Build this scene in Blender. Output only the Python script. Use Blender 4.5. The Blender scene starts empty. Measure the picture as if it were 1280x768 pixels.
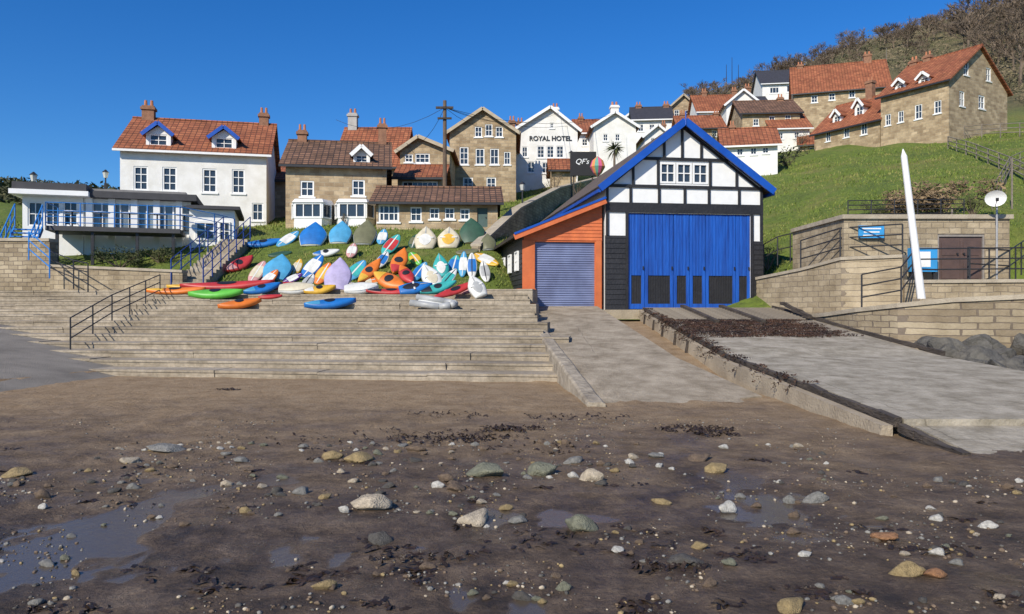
import bpy, math, random, bmesh
import numpy as np
from mathutils import Vector, Matrix, noise
from mathutils.geometry import tessellate_polygon
random.seed(7)
R=math.radians
FOC=960.0; H=1.6
S=bpy.context.scene
COL=S.collection
S.view_settings.view_transform='Standard'; S.view_settings.look='None'; S.view_settings.exposure=0

# ---------------------------------------------------------------- materials
MATS={}
def newmat(name):
    m=bpy.data.materials.new(name); m.use_nodes=True
    nt=m.node_tree; b=nt.nodes['Principled BSDF']
    return m,nt,b
def N(nt,t,**k):
    n=nt.nodes.new(t)
    for a,v in k.items():
        if a in n.inputs: n.inputs[a].default_value=v
        else: setattr(n,a,v)
    return n
def c4(c): return (c[0],c[1],c[2],1)
def ramp(nt,fac,stops):
    r=nt.nodes.new('ShaderNodeValToRGB'); el=r.color_ramp.elements
    el[0].position=stops[0][0]; el[0].color=c4(stops[0][1])
    el[1].position=stops[-1][0]; el[1].color=c4(stops[-1][1])
    for p,c in stops[1:-1]:
        e=el.new(p); e.color=c4(c)
    nt.links.new(fac,r.inputs[0]); return r.outputs[0]
def mat(name,c1,c2=None,scale=3,rough=.8,bump=.15,bscale=30,metal=0,spec=None,detail=6,stretch=None):
    if name in MATS: return MATS[name]
    m,nt,b=newmat(name)
    if c2 is None: c2=tuple(x*.75 for x in c1)
    tc=N(nt,'ShaderNodeTexCoord'); out=tc.outputs['Object']
    if stretch:
        mp=N(nt,'ShaderNodeMapping'); mp.inputs['Scale'].default_value=stretch
        nt.links.new(out,mp.inputs[0]); out=mp.outputs[0]
    n=N(nt,'ShaderNodeTexNoise',Scale=scale,Detail=detail,Roughness=.6)
    nt.links.new(out,n.inputs['Vector'])
    nt.links.new(ramp(nt,n.outputs[0],[(.3,c2),(.65,c1)]),b.inputs['Base Color'])
    b.inputs['Roughness'].default_value=rough; b.inputs['Metallic'].default_value=metal
    if spec is not None: b.inputs['Specular IOR Level'].default_value=spec
    if bump:
        n2=N(nt,'ShaderNodeTexNoise',Scale=bscale,Detail=4)
        nt.links.new(out,n2.inputs['Vector'])
        bp=N(nt,'ShaderNodeBump',Strength=bump,Distance=.05)
        nt.links.new(n2.outputs[0],bp.inputs['Height']); nt.links.new(bp.outputs[0],b.inputs['Normal'])
    MATS[name]=m; return m
def brickmat(name,c1,c2,mortar,bw=.42,bh=.2,ms=.012,axes='xyz',rough=.9,bump=.6,offset=.5,big=(.72,.68,.62),warp=.07,nscale=.7):
    if name in MATS: return MATS[name]
    m,nt,b=newmat(name); L=nt.links
    tc=N(nt,'ShaderNodeTexCoord'); sp=N(nt,'ShaderNodeSeparateXYZ'); L.new(tc.outputs['Object'],sp.inputs[0])
    cb=N(nt,'ShaderNodeCombineXYZ')
    if axes=='xyz':
        ad=N(nt,'ShaderNodeMath',operation='ADD'); L.new(sp.outputs[0],ad.inputs[0]); L.new(sp.outputs[1],ad.inputs[1])
        L.new(ad.outputs[0],cb.inputs[0]); L.new(sp.outputs[2],cb.inputs[1])
    else:
        L.new(sp.outputs['XYZ'.index(axes[0].upper())],cb.inputs[0]); L.new(sp.outputs['XYZ'.index(axes[1].upper())],cb.inputs[1])
    br=N(nt,'ShaderNodeTexBrick'); br.offset=offset
    br.inputs['Scale'].default_value=1; br.inputs['Brick Width'].default_value=bw; br.inputs['Row Height'].default_value=bh
    br.inputs['Mortar Size'].default_value=ms; br.inputs['Mortar Smooth'].default_value=.3
    br.inputs['Color1'].default_value=c4(c1); br.inputs['Color2'].default_value=c4(c2); br.inputs['Mortar'].default_value=c4(mortar)
    n0=N(nt,'ShaderNodeTexNoise',Scale=2.5,Detail=3); L.new(tc.outputs['Object'],n0.inputs['Vector'])
    vm=N(nt,'ShaderNodeVectorMath',operation='MULTIPLY_ADD'); vm.inputs[1].default_value=(warp,warp,warp)
    L.new(n0.outputs['Color'],vm.inputs[0]); L.new(cb.outputs[0],vm.inputs[2]); L.new(vm.outputs[0],br.inputs['Vector'])
    n=N(nt,'ShaderNodeTexNoise',Scale=nscale,Detail=10,Roughness=.72); L.new(tc.outputs['Object'],n.inputs['Vector'])
    mx=N(nt,'ShaderNodeMix',data_type='RGBA',blend_type='MULTIPLY'); mx.inputs[0].default_value=1
    L.new(br.outputs[0],mx.inputs[6]); L.new(ramp(nt,n.outputs[0],[(.3,big),(.62,(1,1,1))]),mx.inputs[7])
    L.new(mx.outputs[2],b.inputs['Base Color']); b.inputs['Roughness'].default_value=rough
    iv=N(nt,'ShaderNodeMath',operation='SUBTRACT'); iv.inputs[0].default_value=1; L.new(br.outputs[1],iv.inputs[1])
    n2=N(nt,'ShaderNodeTexNoise',Scale=14,Detail=6,Roughness=.65); L.new(tc.outputs['Object'],n2.inputs['Vector'])
    ad2=N(nt,'ShaderNodeMath',operation='ADD'); L.new(iv.outputs[0],ad2.inputs[0]); L.new(n2.outputs[0],ad2.inputs[1])
    bp=N(nt,'ShaderNodeBump',Strength=bump,Distance=.03); L.new(ad2.outputs[0],bp.inputs['Height']); L.new(bp.outputs[0],b.inputs['Normal'])
    MATS[name]=m; return m
WHITE=mat('white_render',(.85,.84,.80),(.7,.68,.62),1.2,.8,.2,20)
WHITEP=mat('white_paint',(.86,.86,.84),(.78,.78,.75),3,.5,.05)
STONE=brickmat('sandstone',(.58,.45,.28),(.34,.25,.15),(.46,.39,.28),bw=.5,bh=.22,big=(.55,.5,.45),nscale=1.1)
STONEG=brickmat('grey_stone',(.48,.40,.27),(.29,.23,.15),(.2,.16,.12),bw=.36,bh=.17,ms=.014,big=(.5,.47,.42))
STONEL=brickmat('pale_stone',(.52,.43,.29),(.36,.29,.19),(.28,.23,.17),bw=.38,bh=.18,ms=.012,big=(.5,.47,.42),nscale=1.0)
TILEX=brickmat('clay_tiles_a',(.48,.17,.075),(.33,.10,.045),(.15,.05,.025),bw=.3,bh=.2,ms=.025,axes='xz',big=(.5,.5,.45),offset=0,nscale=1.0)
TILEY=brickmat('clay_tiles_b',(.48,.17,.075),(.33,.10,.045),(.15,.05,.025),bw=.3,bh=.2,ms=.025,axes='yz',big=(.5,.5,.45),offset=0,nscale=1.0)
TILEB=brickmat('brown_tiles',(.32,.17,.1),(.19,.10,.06),(.07,.04,.03),bw=.3,bh=.16,ms=.03,axes='xz',big=(.45,.46,.4),offset=0,nscale=1.2)
SLATE=mat('slate',(.05,.05,.06),(.03,.03,.035),4,.7)
m,nt,b=newmat('window_glass'); b.inputs['Base Color'].default_value=(.035,.05,.07,1); b.inputs['Roughness'].default_value=.06; GLASS=m
BLUE=mat('blue_paint',(.008,.09,.46),(.005,.06,.34),1.5,.45,.15,8)
BLUED=mat('blue_door_paint',(.008,.105,.5),(.004,.045,.26),2.2,.55,.3,10,stretch=(4,4,.3),detail=10)
BLUEL=mat('light_blue_paint',(.02,.22,.6),(.02,.16,.5),3,.5,.05)
BLACK=mat('black_boards',(.022,.022,.025),(.012,.012,.014),2,.6,.3,12)
IRON=mat('black_iron',(.03,.03,.035),(.02,.02,.02),8,.5,.05)
ORANGE=mat('orange_boards',(.70,.18,.055),(.5,.12,.04),2.2,.65,.2,15,detail=9)
SHUT=mat('shutter_metal',(.24,.28,.45),(.15,.17,.29),1.3,.45,.05,detail=9)
CONC=mat('concrete',(.42,.35,.25),(.25,.2,.14),1.1,.9,.5,25,detail=10)
CONCL=brickmat('concrete_slip',(.44,.37,.27),(.42,.355,.26),(.33,.275,.2),bw=4.6,bh=4.9,ms=.008,axes='xy',big=(.4,.37,.31),warp=.15,nscale=1.7,offset=.3,bump=1)
CONCR=brickmat('slip_concrete',(.45,.40,.31),(.42,.37,.29),(.32,.28,.21),bw=4.4,bh=4.7,ms=.01,axes='xy',big=(.38,.36,.3),warp=.15,nscale=2.2,offset=.4,bump=1)
WOOD=mat('weathered_timber',(.095,.075,.058),(.03,.023,.018),2,.85,.8,14,stretch=(3,.6,3))
WOODL=mat('grey_timber',(.27,.23,.18),(.13,.11,.09),2,.85,.5,18)
CHIM=mat('chimney_brick',(.33,.17,.1),(.2,.1,.06),4,.9,.4)
POT=mat('clay_pot',(.5,.2,.1),None,4,.8)
KERB=mat('kerb_wall_concrete',(.42,.36,.27),(.2,.165,.12),3.5,.9,1,9,detail=12)
def stepmat():
    m,nt,b=newmat('step_concrete'); L=nt.links
    tc=N(nt,'ShaderNodeTexCoord')
    mp=N(nt,'ShaderNodeMapping'); mp.inputs['Scale'].default_value=(.25,2,3); L.new(tc.outputs['Object'],mp.inputs[0])
    n=N(nt,'ShaderNodeTexNoise',Scale=1.2,Detail=8,Roughness=.7); L.new(mp.outputs[0],n.inputs['Vector'])
    n1=N(nt,'ShaderNodeTexNoise',Scale=7,Detail=9,Roughness=.75); L.new(tc.outputs['Object'],n1.inputs['Vector'])
    n2=N(nt,'ShaderNodeTexNoise',Scale=.5,Detail=8,Roughness=.7); L.new(tc.outputs['Object'],n2.inputs['Vector'])
    mx=N(nt,'ShaderNodeMix',data_type='RGBA',blend_type='MULTIPLY'); mx.inputs[0].default_value=1
    L.new(ramp(nt,n.outputs[0],[(.3,(.25,.205,.15)),(.5,(.42,.355,.265)),(.7,(.53,.46,.36))]),mx.inputs[6])
    L.new(ramp(nt,n1.outputs[0],[(.35,(.6,.6,.6)),(.6,(1,1,1))]),mx.inputs[7])
    m2=N(nt,'ShaderNodeMix',data_type='RGBA',blend_type='MULTIPLY'); m2.inputs[0].default_value=1
    L.new(mx.outputs[2],m2.inputs[6]); L.new(ramp(nt,n2.outputs[0],[(.35,(.68,.66,.62)),(.6,(1,1,1))]),m2.inputs[7])
    L.new(m2.outputs[2],b.inputs['Base Color']); b.inputs['Roughness'].default_value=.9
    bp=N(nt,'ShaderNodeBump',Strength=.6,Distance=.03); L.new(n1.outputs[0],bp.inputs['Height']); L.new(bp.outputs[0],b.inputs['Normal'])
    return m
STEPM=stepmat()
POOL=-.0145
def sandmat():
    m,nt,b=newmat('beach_sand'); L=nt.links
    ge=N(nt,'ShaderNodeNewGeometry'); P=ge.outputs['Position']
    sp=N(nt,'ShaderNodeSeparateXYZ'); L.new(P,sp.inputs[0])
    nb=N(nt,'ShaderNodeTexNoise',Scale=.4,Detail=6,Roughness=.65); L.new(P,nb.inputs['Vector'])
    ma=N(nt,'ShaderNodeMath',operation='MULTIPLY_ADD'); L.new(nb.outputs[0],ma.inputs[0]); ma.inputs[1].default_value=14; L.new(sp.outputs[1],ma.inputs[2])
    dry=N(nt,'ShaderNodeMapRange'); L.new(ma.outputs[0],dry.inputs[0]); dry.inputs[1].default_value=13; dry.inputs[2].default_value=20.5
    nf=N(nt,'ShaderNodeTexNoise',Scale=2.0,Detail=12,Roughness=.75); L.new(P,nf.inputs['Vector'])
    wet=ramp(nt,nf.outputs[0],[(.36,(.035,.023,.014)),(.48,(.1,.067,.041)),(.56,(.155,.108,.068)),(.68,(.25,.18,.115))])
    dr=ramp(nt,nf.outputs[0],[(.3,(.25,.17,.095)),(.5,(.35,.25,.15)),(.7,(.44,.33,.21))])
    mx=N(nt,'ShaderNodeMix',data_type='RGBA'); L.new(dry.outputs[0],mx.inputs[0]); L.new(wet,mx.inputs[6]); L.new(dr,mx.inputs[7])
    ng=N(nt,'ShaderNodeTexNoise',Scale=45,Detail=5,Roughness=.8); L.new(P,ng.inputs['Vector'])
    m2=N(nt,'ShaderNodeMix',data_type='RGBA',blend_type='MULTIPLY'); m2.inputs[0].default_value=1
    L.new(mx.outputs[2],m2.inputs[6]); L.new(ramp(nt,ng.outputs[0],[(.35,(.6,.6,.6)),(.6,(1.1,1.1,1.1))]),m2.inputs[7])
    pool=N(nt,'ShaderNodeMapRange'); L.new(sp.outputs[2],pool.inputs[0]); pool.inputs[1].default_value=POOL+.003; pool.inputs[2].default_value=POOL+.0003; 
    near=N(nt,'ShaderNodeMapRange'); L.new(sp.outputs[1],near.inputs[0]); near.inputs[1].default_value=8.5; near.inputs[2].default_value=6.5
    pm=N(nt,'ShaderNodeMath',operation='MULTIPLY'); L.new(pool.outputs[0],pm.inputs[0]); L.new(near.outputs[0],pm.inputs[1])
    m3=N(nt,'ShaderNodeMix',data_type='RGBA'); L.new(pm.outputs[0],m3.inputs[0]); L.new(m2.outputs[2],m3.inputs[6]); m3.inputs[7].default_value=(.085,.065,.045,1)
    L.new(m3.outputs[2],b.inputs['Base Color'])
    ns=N(nt,'ShaderNodeTexNoise',Scale=1.6,Detail=8,Roughness=.68); L.new(P,ns.inputs['Vector'])
    sheen=ramp(nt,ns.outputs[0],[(.4,(.24,.24,.24)),(.56,(.7,.7,.7))])
    rr=N(nt,'ShaderNodeMix',data_type='FLOAT'); L.new(dry.outputs[0],rr.inputs[0]); L.new(sheen,rr.inputs[2]); rr.inputs[3].default_value=.95
    r2=N(nt,'ShaderNodeMix',data_type='FLOAT'); L.new(pm.outputs[0],r2.inputs[0]); L.new(rr.outputs[0],r2.inputs[2]); r2.inputs[3].default_value=.14
    L.new(r2.outputs[0],b.inputs['Roughness'])
    sl_=N(nt,'ShaderNodeMapRange'); L.new(dry.outputs[0],sl_.inputs[0]); sl_.inputs[3].default_value=.42; sl_.inputs[4].default_value=.15; L.new(sl_.outputs[0],b.inputs['Specular IOR Level'])
    n4=N(nt,'ShaderNodeTexNoise',Scale=8,Detail=10,Roughness=.72); L.new(P,n4.inputs['Vector'])
    bs=N(nt,'ShaderNodeMapRange'); L.new(pm.outputs[0],bs.inputs[0]); bs.inputs[3].default_value=1; bs.inputs[4].default_value=.1
    bp=N(nt,'ShaderNodeBump',Distance=.055); L.new(bs.outputs[0],bp.inputs['Strength']); L.new(n4.outputs[0],bp.inputs['Height'])
    L.new(bp.outputs[0],b.inputs['Normal'])
    return m
SAND=sandmat()
def grassmat():
    m,nt,b=newmat('grass_slope'); L=nt.links
    ge=N(nt,'ShaderNodeNewGeometry'); P=ge.outputs['Position']
    n=N(nt,'ShaderNodeTexNoise',Scale=.25,Detail=8,Roughness=.65); L.new(P,n.inputs['Vector'])
    n1=N(nt,'ShaderNodeTexNoise',Scale=4,Detail=8,Roughness=.75); L.new(P,n1.inputs['Vector'])
    sp=N(nt,'ShaderNodeSeparateXYZ'); L.new(P,sp.inputs[0])
    far=N(nt,'ShaderNodeMapRange'); L.new(sp.outputs[2],far.inputs[0]); far.inputs[1].default_value=19; far.inputs[2].default_value=26
    g=ramp(nt,n.outputs[0],[(.3,(.085,.12,.016)),(.5,(.13,.18,.02)),(.68,(.19,.18,.045))])
    br=ramp(nt,n.outputs[0],[(.3,(.06,.065,.025)),(.5,(.13,.11,.05)),(.7,(.10,.105,.035))])
    mx=N(nt,'ShaderNodeMix',data_type='RGBA'); L.new(far.outputs[0],mx.inputs[0]); L.new(g,mx.inputs[6]); L.new(br,mx.inputs[7])
    m2=N(nt,'ShaderNodeMix',data_type='RGBA',blend_type='MULTIPLY'); m2.inputs[0].default_value=1
    L.new(mx.outputs[2],m2.inputs[6]); L.new(ramp(nt,n1.outputs[0],[(.3,(.5,.52,.5)),(.62,(1.15,1.15,1.1))]),m2.inputs[7])
    L.new(m2.outputs[2],b.inputs['Base Color']); b.inputs['Roughness'].default_value=.95
    bp=N(nt,'ShaderNodeBump',Strength=.7,Distance=.2); L.new(n1.outputs[0],bp.inputs['Height']); L.new(bp.outputs[0],b.inputs['Normal'])
    return m
GRASS=grassmat()
def posmat(name,stops,scale,rough=.9):
    m,nt,b=newmat(name)
    ge=N(nt,'ShaderNodeNewGeometry')
    n=N(nt,'ShaderNodeTexNoise',Scale=scale,Detail=4); nt.links.new(ge.outputs['Position'],n.inputs['Vector'])
    nt.links.new(ramp(nt,n.outputs[0],stops),b.inputs['Base Color']); b.inputs['Roughness'].default_value=rough
    return m
BLADE=posmat('grass_blades',[(.35,(.1,.15,.02)),(.5,(.16,.21,.03)),(.65,(.27,.25,.08))],1.2)
SCRUB=posmat('scrub_leaves',[(.35,(.085,.09,.035)),(.47,(.17,.13,.07)),(.56,(.22,.17,.1)),(.68,(.12,.12,.045))],.1)
TWIG=posmat('twigs',[(.4,(.11,.08,.055)),(.6,(.2,.15,.105))],.8)
BUSHG=posmat('bush_leaves',[(.35,(.03,.05,.015)),(.65,(.1,.1,.03))],1.5)
BUSHB=posmat('brown_bush',[(.35,(.12,.08,.04)),(.65,(.27,.19,.1))],1.5)
WEED=mat('seaweed',(.045,.026,.013),(.016,.011,.007),6,.45,.4,30)

# ---------------------------------------------------------------- mesh helper
class MB:
    def __init__(s): s.v=[];s.f=[];s.m=[]
    def poly(s,pts,mi=0):
        n=len(s.v); s.v+= [tuple(p) for p in pts]; s.f.append(tuple(range(n,n+len(pts)))); s.m.append(mi)
    def box(s,x0,x1,y0,y1,z0,z1,mi=0):
        n=len(s.v); s.v+=[(x0,y0,z0),(x1,y0,z0),(x1,y1,z0),(x0,y1,z0),(x0,y0,z1),(x1,y0,z1),(x1,y1,z1),(x0,y1,z1)]
        for q in ((0,3,2,1),(4,5,6,7),(0,1,5,4),(1,2,6,5),(2,3,7,6),(3,0,4,7)): s.f.append(tuple(n+i for i in q)); s.m.append(mi)
    def hexa(s,P,mi=0):
        n=len(s.v); s.v+=[tuple(p) for p in P]
        for q in ((0,3,2,1),(4,5,6,7),(0,1,5,4),(1,2,6,5),(2,3,7,6),(3,0,4,7)): s.f.append(tuple(n+i for i in q)); s.m.append(mi)
    def slab(s,quad,t,mi=0):
        q=[Vector(p) for p in quad]; nrm=(q[1]-q[0]).cross(q[3]-q[0]).normalized()
        if nrm.z<0: nrm=-nrm
        s.hexa([p for p in q]+[p+nrm*t for p in q],mi)
    def tube(s,p,q,r,mi=0,n=6,r2=None,caps=True):
        p=Vector(p);q=Vector(q); r2=r if r2 is None else r2
        d=(q-p)
        if d.length<1e-6:return
        d.normalize(); a=d.orthogonal().normalized(); b=d.cross(a)
        k=len(s.v)
        for c,rr in((p,r),(q,r2)):
            for i in range(n):
                t=2*math.pi*i/n; s.v.append(tuple(c+a*(rr*math.cos(t))+b*(rr*math.sin(t))))
        for i in range(n): s.f.append((k+i,k+(i+1)%n,k+n+(i+1)%n,k+n+i)); s.m.append(mi)
        if caps: s.f.append(tuple(k+i for i in range(n))[::-1]); s.m.append(mi); s.f.append(tuple(k+n+i for i in range(n))); s.m.append(mi)
    def bar(s,p,q,w,h,mi=0,up=(0,0,1)):
        p=Vector(p);q=Vector(q);d=(q-p).normalized(); u=Vector(up); a=d.cross(u)
        if a.length<1e-4: a=d.orthogonal()
        a.normalize(); b=a.cross(d).normalized(); a*=w/2;b*=h/2
        s.hexa([p-a-b,p+a-b,q+a-b,q-a-b,p-a+b,p+a+b,q+a+b,q-a+b],mi)
    def pholes(s,outer,holes,fn,mi=0,reveal=.14):
        lo=[[Vector((a,b,0)) for a,b in outer]]+[[Vector((a,b,0)) for a,b in h] for h in holes]
        tri=tessellate_polygon(lo); flat=[p for l in lo for p in l]; n=len(s.v)
        s.v+=[tuple(fn(p.x,0,p.y)) for p in flat]
        for t in tri: s.f.append(tuple(n+i for i in t)); s.m.append(mi)
        for h in holes:
            for i in range(len(h)):
                a,b_=h[i],h[(i+1)%len(h)]
                s.poly([fn(a[0],0,a[1]),fn(b_[0],0,b_[1]),fn(b_[0],reveal,b_[1]),fn(a[0],reveal,a[1])],mi)
    def obj(s,name,mats,parent=None,origin=None,smooth=False,loc=None,rot=None):
        me=bpy.data.meshes.new(name)
        v=s.v
        if origin is not None: v=[(a-origin[0],b-origin[1],c-origin[2]) for a,b,c in v]
        me.from_pydata(v,[],s.f)
        if not isinstance(mats,(list,tuple)): mats=[mats]
        for m in mats: me.materials.append(m)
        if len(mats)>1: me.polygons.foreach_set('material_index',s.m)
        if smooth: me.polygons.foreach_set('use_smooth',[True]*len(s.f))
        me.update()
        o=bpy.data.objects.new(name,me); COL.objects.link(o)
        if origin is not None: o.location=origin
        if loc is not None: o.location=loc
        if rot is not None: o.rotation_euler=rot
        if parent: o.parent=parent
        return o
def thing(name,label,cat,loc=(0,0,0),rz=0,group=None):
    e=bpy.data.objects.new(name,None); COL.objects.link(e); e.location=loc; e.rotation_euler=(0,0,rz); e.empty_display_size=.3
    e['label']=label; e['category']=cat
    if group: e['group']=group
    return e
def tag(o,label,cat,group=None):
    o['label']=label;o['category']=cat
    if group:o['group']=group
    return o
def struct(o): o['kind']='structure'; return o
def W(px,py,d): return Vector(((px-640)/FOC*d,d,H+(384-py)/FOC*d))

# ---------------------------------------------------------------- terrain functions
TP=np.array([-1500,0,150,250,300,400,480,620,700,780,860,960,1060,1160,1280,1700,2800],float)
TD=np.array([27.5,30,33,37,42,50,60,75,95,130,180,260],float)
TT=np.array([
[400,372,330,305,300,292,285,275,265,255,250,250],
[400,372,330,305,296,290,280,265,252,243,234,234],
[400,370,338,308,292,286,280,272,262,255,246,246],
[400,366,336,302,288,280,272,265,260,256,252,252],
[400,358,330,300,286,276,268,262,258,256,254,254],
[400,354,322,286,278,270,262,255,250,250,250,250],
[400,354,322,287,278,268,258,250,246,246,246,246],
[400,356,324,292,280,262,246,238,232,230,230,230],
[400,395,375,330,288,255,235,222,212,208,206,206],
[400,395,388,350,300,255,226,206,196,188,184,184],
[400,395,360,330,295,252,220,200,178,152,132,130],
[400,350,322,298,272,240,212,196,172,132,104,100],
[400,330,292,264,240,213,192,176,152,105,68,58],
[400,290,266,246,226,202,182,166,140,84,42,30],
[400,285,262,238,214,186,164,150,124,64,16,0],
[400,280,250,220,190,160,140,120,95,40,-10,-30],
[400,280,250,220,190,160,140,120,95,40,-10,-30]],float)
def terr(x,y):
    if y<27.5: return -5
    px=min(max(640+FOC*x/y,-1500),2800); yy=min(y,260)
    i=min(max(int(np.searchsorted(TP,px))-1,0),len(TP)-2); j=min(max(int(np.searchsorted(TD,yy))-1,0),len(TD)-2)
    a=(px-TP[i])/(TP[i+1]-TP[i]); b=(yy-TD[j])/(TD[j+1]-TD[j])
    py=(TT[i,j]*(1-a)+TT[i+1,j]*a)*(1-b)+(TT[i,j+1]*(1-a)+TT[i+1,j+1]*a)*b
    return float(H+(384-py)/FOC*yy)
SA=R(8); SU=Vector((math.cos(SA),-math.sin(SA))); SN=Vector((math.sin(SA),math.cos(SA))); SO=Vector((.85,16.3))
NST=13; RISE=.17; TREAD=.80
def slipx(y): return .53+.063*(28-y)
def steph(x,y):
    if x>slipx(y)-.1: return -5
    t=(Vector((x,y))-SO).dot(SN)
    if t<0 or y>33: return -5
    return RISE*min(NST,int(t/TREAD)+1)
RX=-7.7
def beachh(x,y):
    z=0.0
    if y>16 and x>.5: z=min(1.3,(y-16)*.095)
    dist=-x+RX-(21.5-y)*.235
    if dist>0 and x<-5: z=max(z,.125*dist if dist>1 else .125*dist*dist*.5)
    return z
def surf(x,y):
    return max(terr(x,y) if y>=27.5 else -5,steph(x,y),beachh(x,y))
def hit(px,py,d0=3,d1=200):
    d=d0
    while d<d1:
        p=W(px,py,d)
        if p.z<=surf(p.x,p.y): return d
        d+=.04 if d<40 else .3
    return d1
def build_terrain():
    cols=list(np.linspace(-1500,-100,15))+list(np.linspace(-80,1400,150))+list(np.linspace(1450,2800,14))
    rows=list(np.linspace(27.5,45,36))+list(np.linspace(46,80,35))+list(np.linspace(83,260,50))
    v=[];f=[]
    for d in rows:
        for px in cols:
            x=(px-640)/FOC*d; z=terr(x,d)
            amp=.12 if d<60 else .5
            z+=amp*noise.noise(Vector((x*.25,d*.25,3)))*(1 if d>31 else .3)
            v.append((x,d,z))
    nc=len(cols)
    for j in range(len(rows)-1):
        for i in range(nc-1):
            a=j*nc+i; f.append((a,a+1,a+1+nc,a+nc))
    me=bpy.data.meshes.new('hillside'); me.from_pydata(v,[],f); me.materials.append(GRASS)
    me.polygons.foreach_set('use_smooth',[True]*len(f)); o=bpy.data.objects.new('hillside',me); COL.objects.link(o); struct(o)
build_terrain()
def beachz(x,y):
    z=beachh(x,y)
    n=noise.fractal(Vector((x*.8,y*.55,0)),1,2,4)*.035+noise.noise(Vector((x*5,y*4,2)))*.012+noise.noise(Vector((x*12,y*10,5)))*.005
    if y<9:
        n-=.005*max(0,1-abs(x+2.3)/1.4)+.005*max(0,1-abs(x-.4)/.7)
        n=max(n,POOL if y<7 else POOL-(y-7)*.02)
    return z+n*(1 if y<14 else .6)
def build_beach():
    cols=[-60,-20,-8,-4,-2,-1.4]+list(np.linspace(-1,1,370))+[1.4,2,4,8,20,60]
    rows=[-80,-30,-10,-3,0,1]+list(2*np.power(16,np.linspace(0,1,340)))
    v=[];f=[]
    for y in rows:
        for r in cols:
            x=r*max(y+.8,2.5); v.append((x,y,beachz(x,y)))
    nc=len(cols)
    for j in range(len(rows)-1):
        for i in range(nc-1):
            a=j*nc+i; f.append((a,a+1,a+1+nc,a+nc))
    me=bpy.data.meshes.new('beach'); me.from_pydata(v,[],f); me.materials.append(SAND)
    me.polygons.foreach_set('use_smooth',[True]*len(f)); o=bpy.data.objects.new('beach',me); COL.objects.link(o); struct(o)
build_beach()
def build_ramp():
    mb=MB(); g={}
    nx=40;ny=40
    for j in range(ny+1):
        for i in range(nx+1):
            y=13.9+j*.32
            x0=RX-(21.5-y)*.235 -.15+.4*noise.noise(Vector((y*.6,0,0)))
            x=x0-i*.6; g[i,j]=len(mb.v); 
            mb.v.append((x,y,beachh(x,y)+.03-(.07 if i==0 else 0)))
    for j in range(ny):
        for i in range(nx):
            mb.f.append((g[i,j],g[i,j+1],g[i+1,j+1],g[i+1,j])); mb.m.append(0)
    struct(mb.obj('ramp',mat('ramp_asphalt',(.27,.24,.195),(.17,.15,.12),1.2,.9,.5,40,detail=10),smooth=True))
build_ramp()
def build_steps():
    mb=MB()
    def L(t,s): return SO+SN*t+SU*s
    def rend(t):
        lo,hi=-6,3
        for _ in range(40):
            mid=(lo+hi)/2; p=L(t,mid)
            if p.x>slipx(p.y)-.18: hi=mid
            else: lo=mid
        return lo
    LEFT=-40
    for k in range(NST):
        t0=k*TREAD; t1=t0+TREAD if k<NST-1 else t0+1.6
        z0=RISE*k-.3; z1=RISE*(k+1)
        segs=[LEFT]
        while segs[-1]<rend(t0)-3: segs.append(segs[-1]+random.uniform(2.2,5.5))
        segs.append(rend(t0))
        for a,b_ in zip(segs[:-1],segs[1:]):
            if b_-a<.02: continue
            dz=random.uniform(-.012,.01); j=random.uniform(-.025,.025)
            A=L(t0+j,a+.003);B=L(t0+j,b_-.003);
            e1=rend(t1) if b_==segs[-1] else b_-.003
            C=L(t1+.02,e1);D=L(t1+.02,a+.003)
            z=z1+dz
            A2=L(t0+j-.02,a+.003);B2=L(t0+j-.02,b_-.003)
            mb.hexa([(A.x,A.y,z0),(B.x,B.y,z0),(C.x,C.y,z0),(D.x,D.y,z0),(A.x,A.y,z-.06),(B.x,B.y,z-.06),(C.x,C.y,z-.06),(D.x,D.y,z-.06)])
            mb.hexa([(A2.x,A2.y,z-.059),(B2.x,B2.y,z-.059),(C.x,C.y,z-.059),(D.x,D.y,z-.059),(A2.x,A2.y,z-random.uniform(0,.015)),(B2.x,B2.y,z-random.uniform(0,.015)),(C.x,C.y,z),(D.x,D.y,z)])
    t=NST*TREAD+.7; A=L(t,rend(t)); D=L(t,LEFT); zt=NST*RISE-.015
    mb.hexa([(D.x,D.y,.5),(A.x,A.y,.5),(-.9,33,.5),(-30,33,.5),(D.x,D.y,zt),(A.x,A.y,zt),(-.9,33,zt),(-30,33,zt)])
    o=mb.obj('terrace_steps',STEPM,origin=(-5,17,0)); struct(o)
    o['label']='wide weathered concrete steps rising from the beach'
build_steps()
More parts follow.
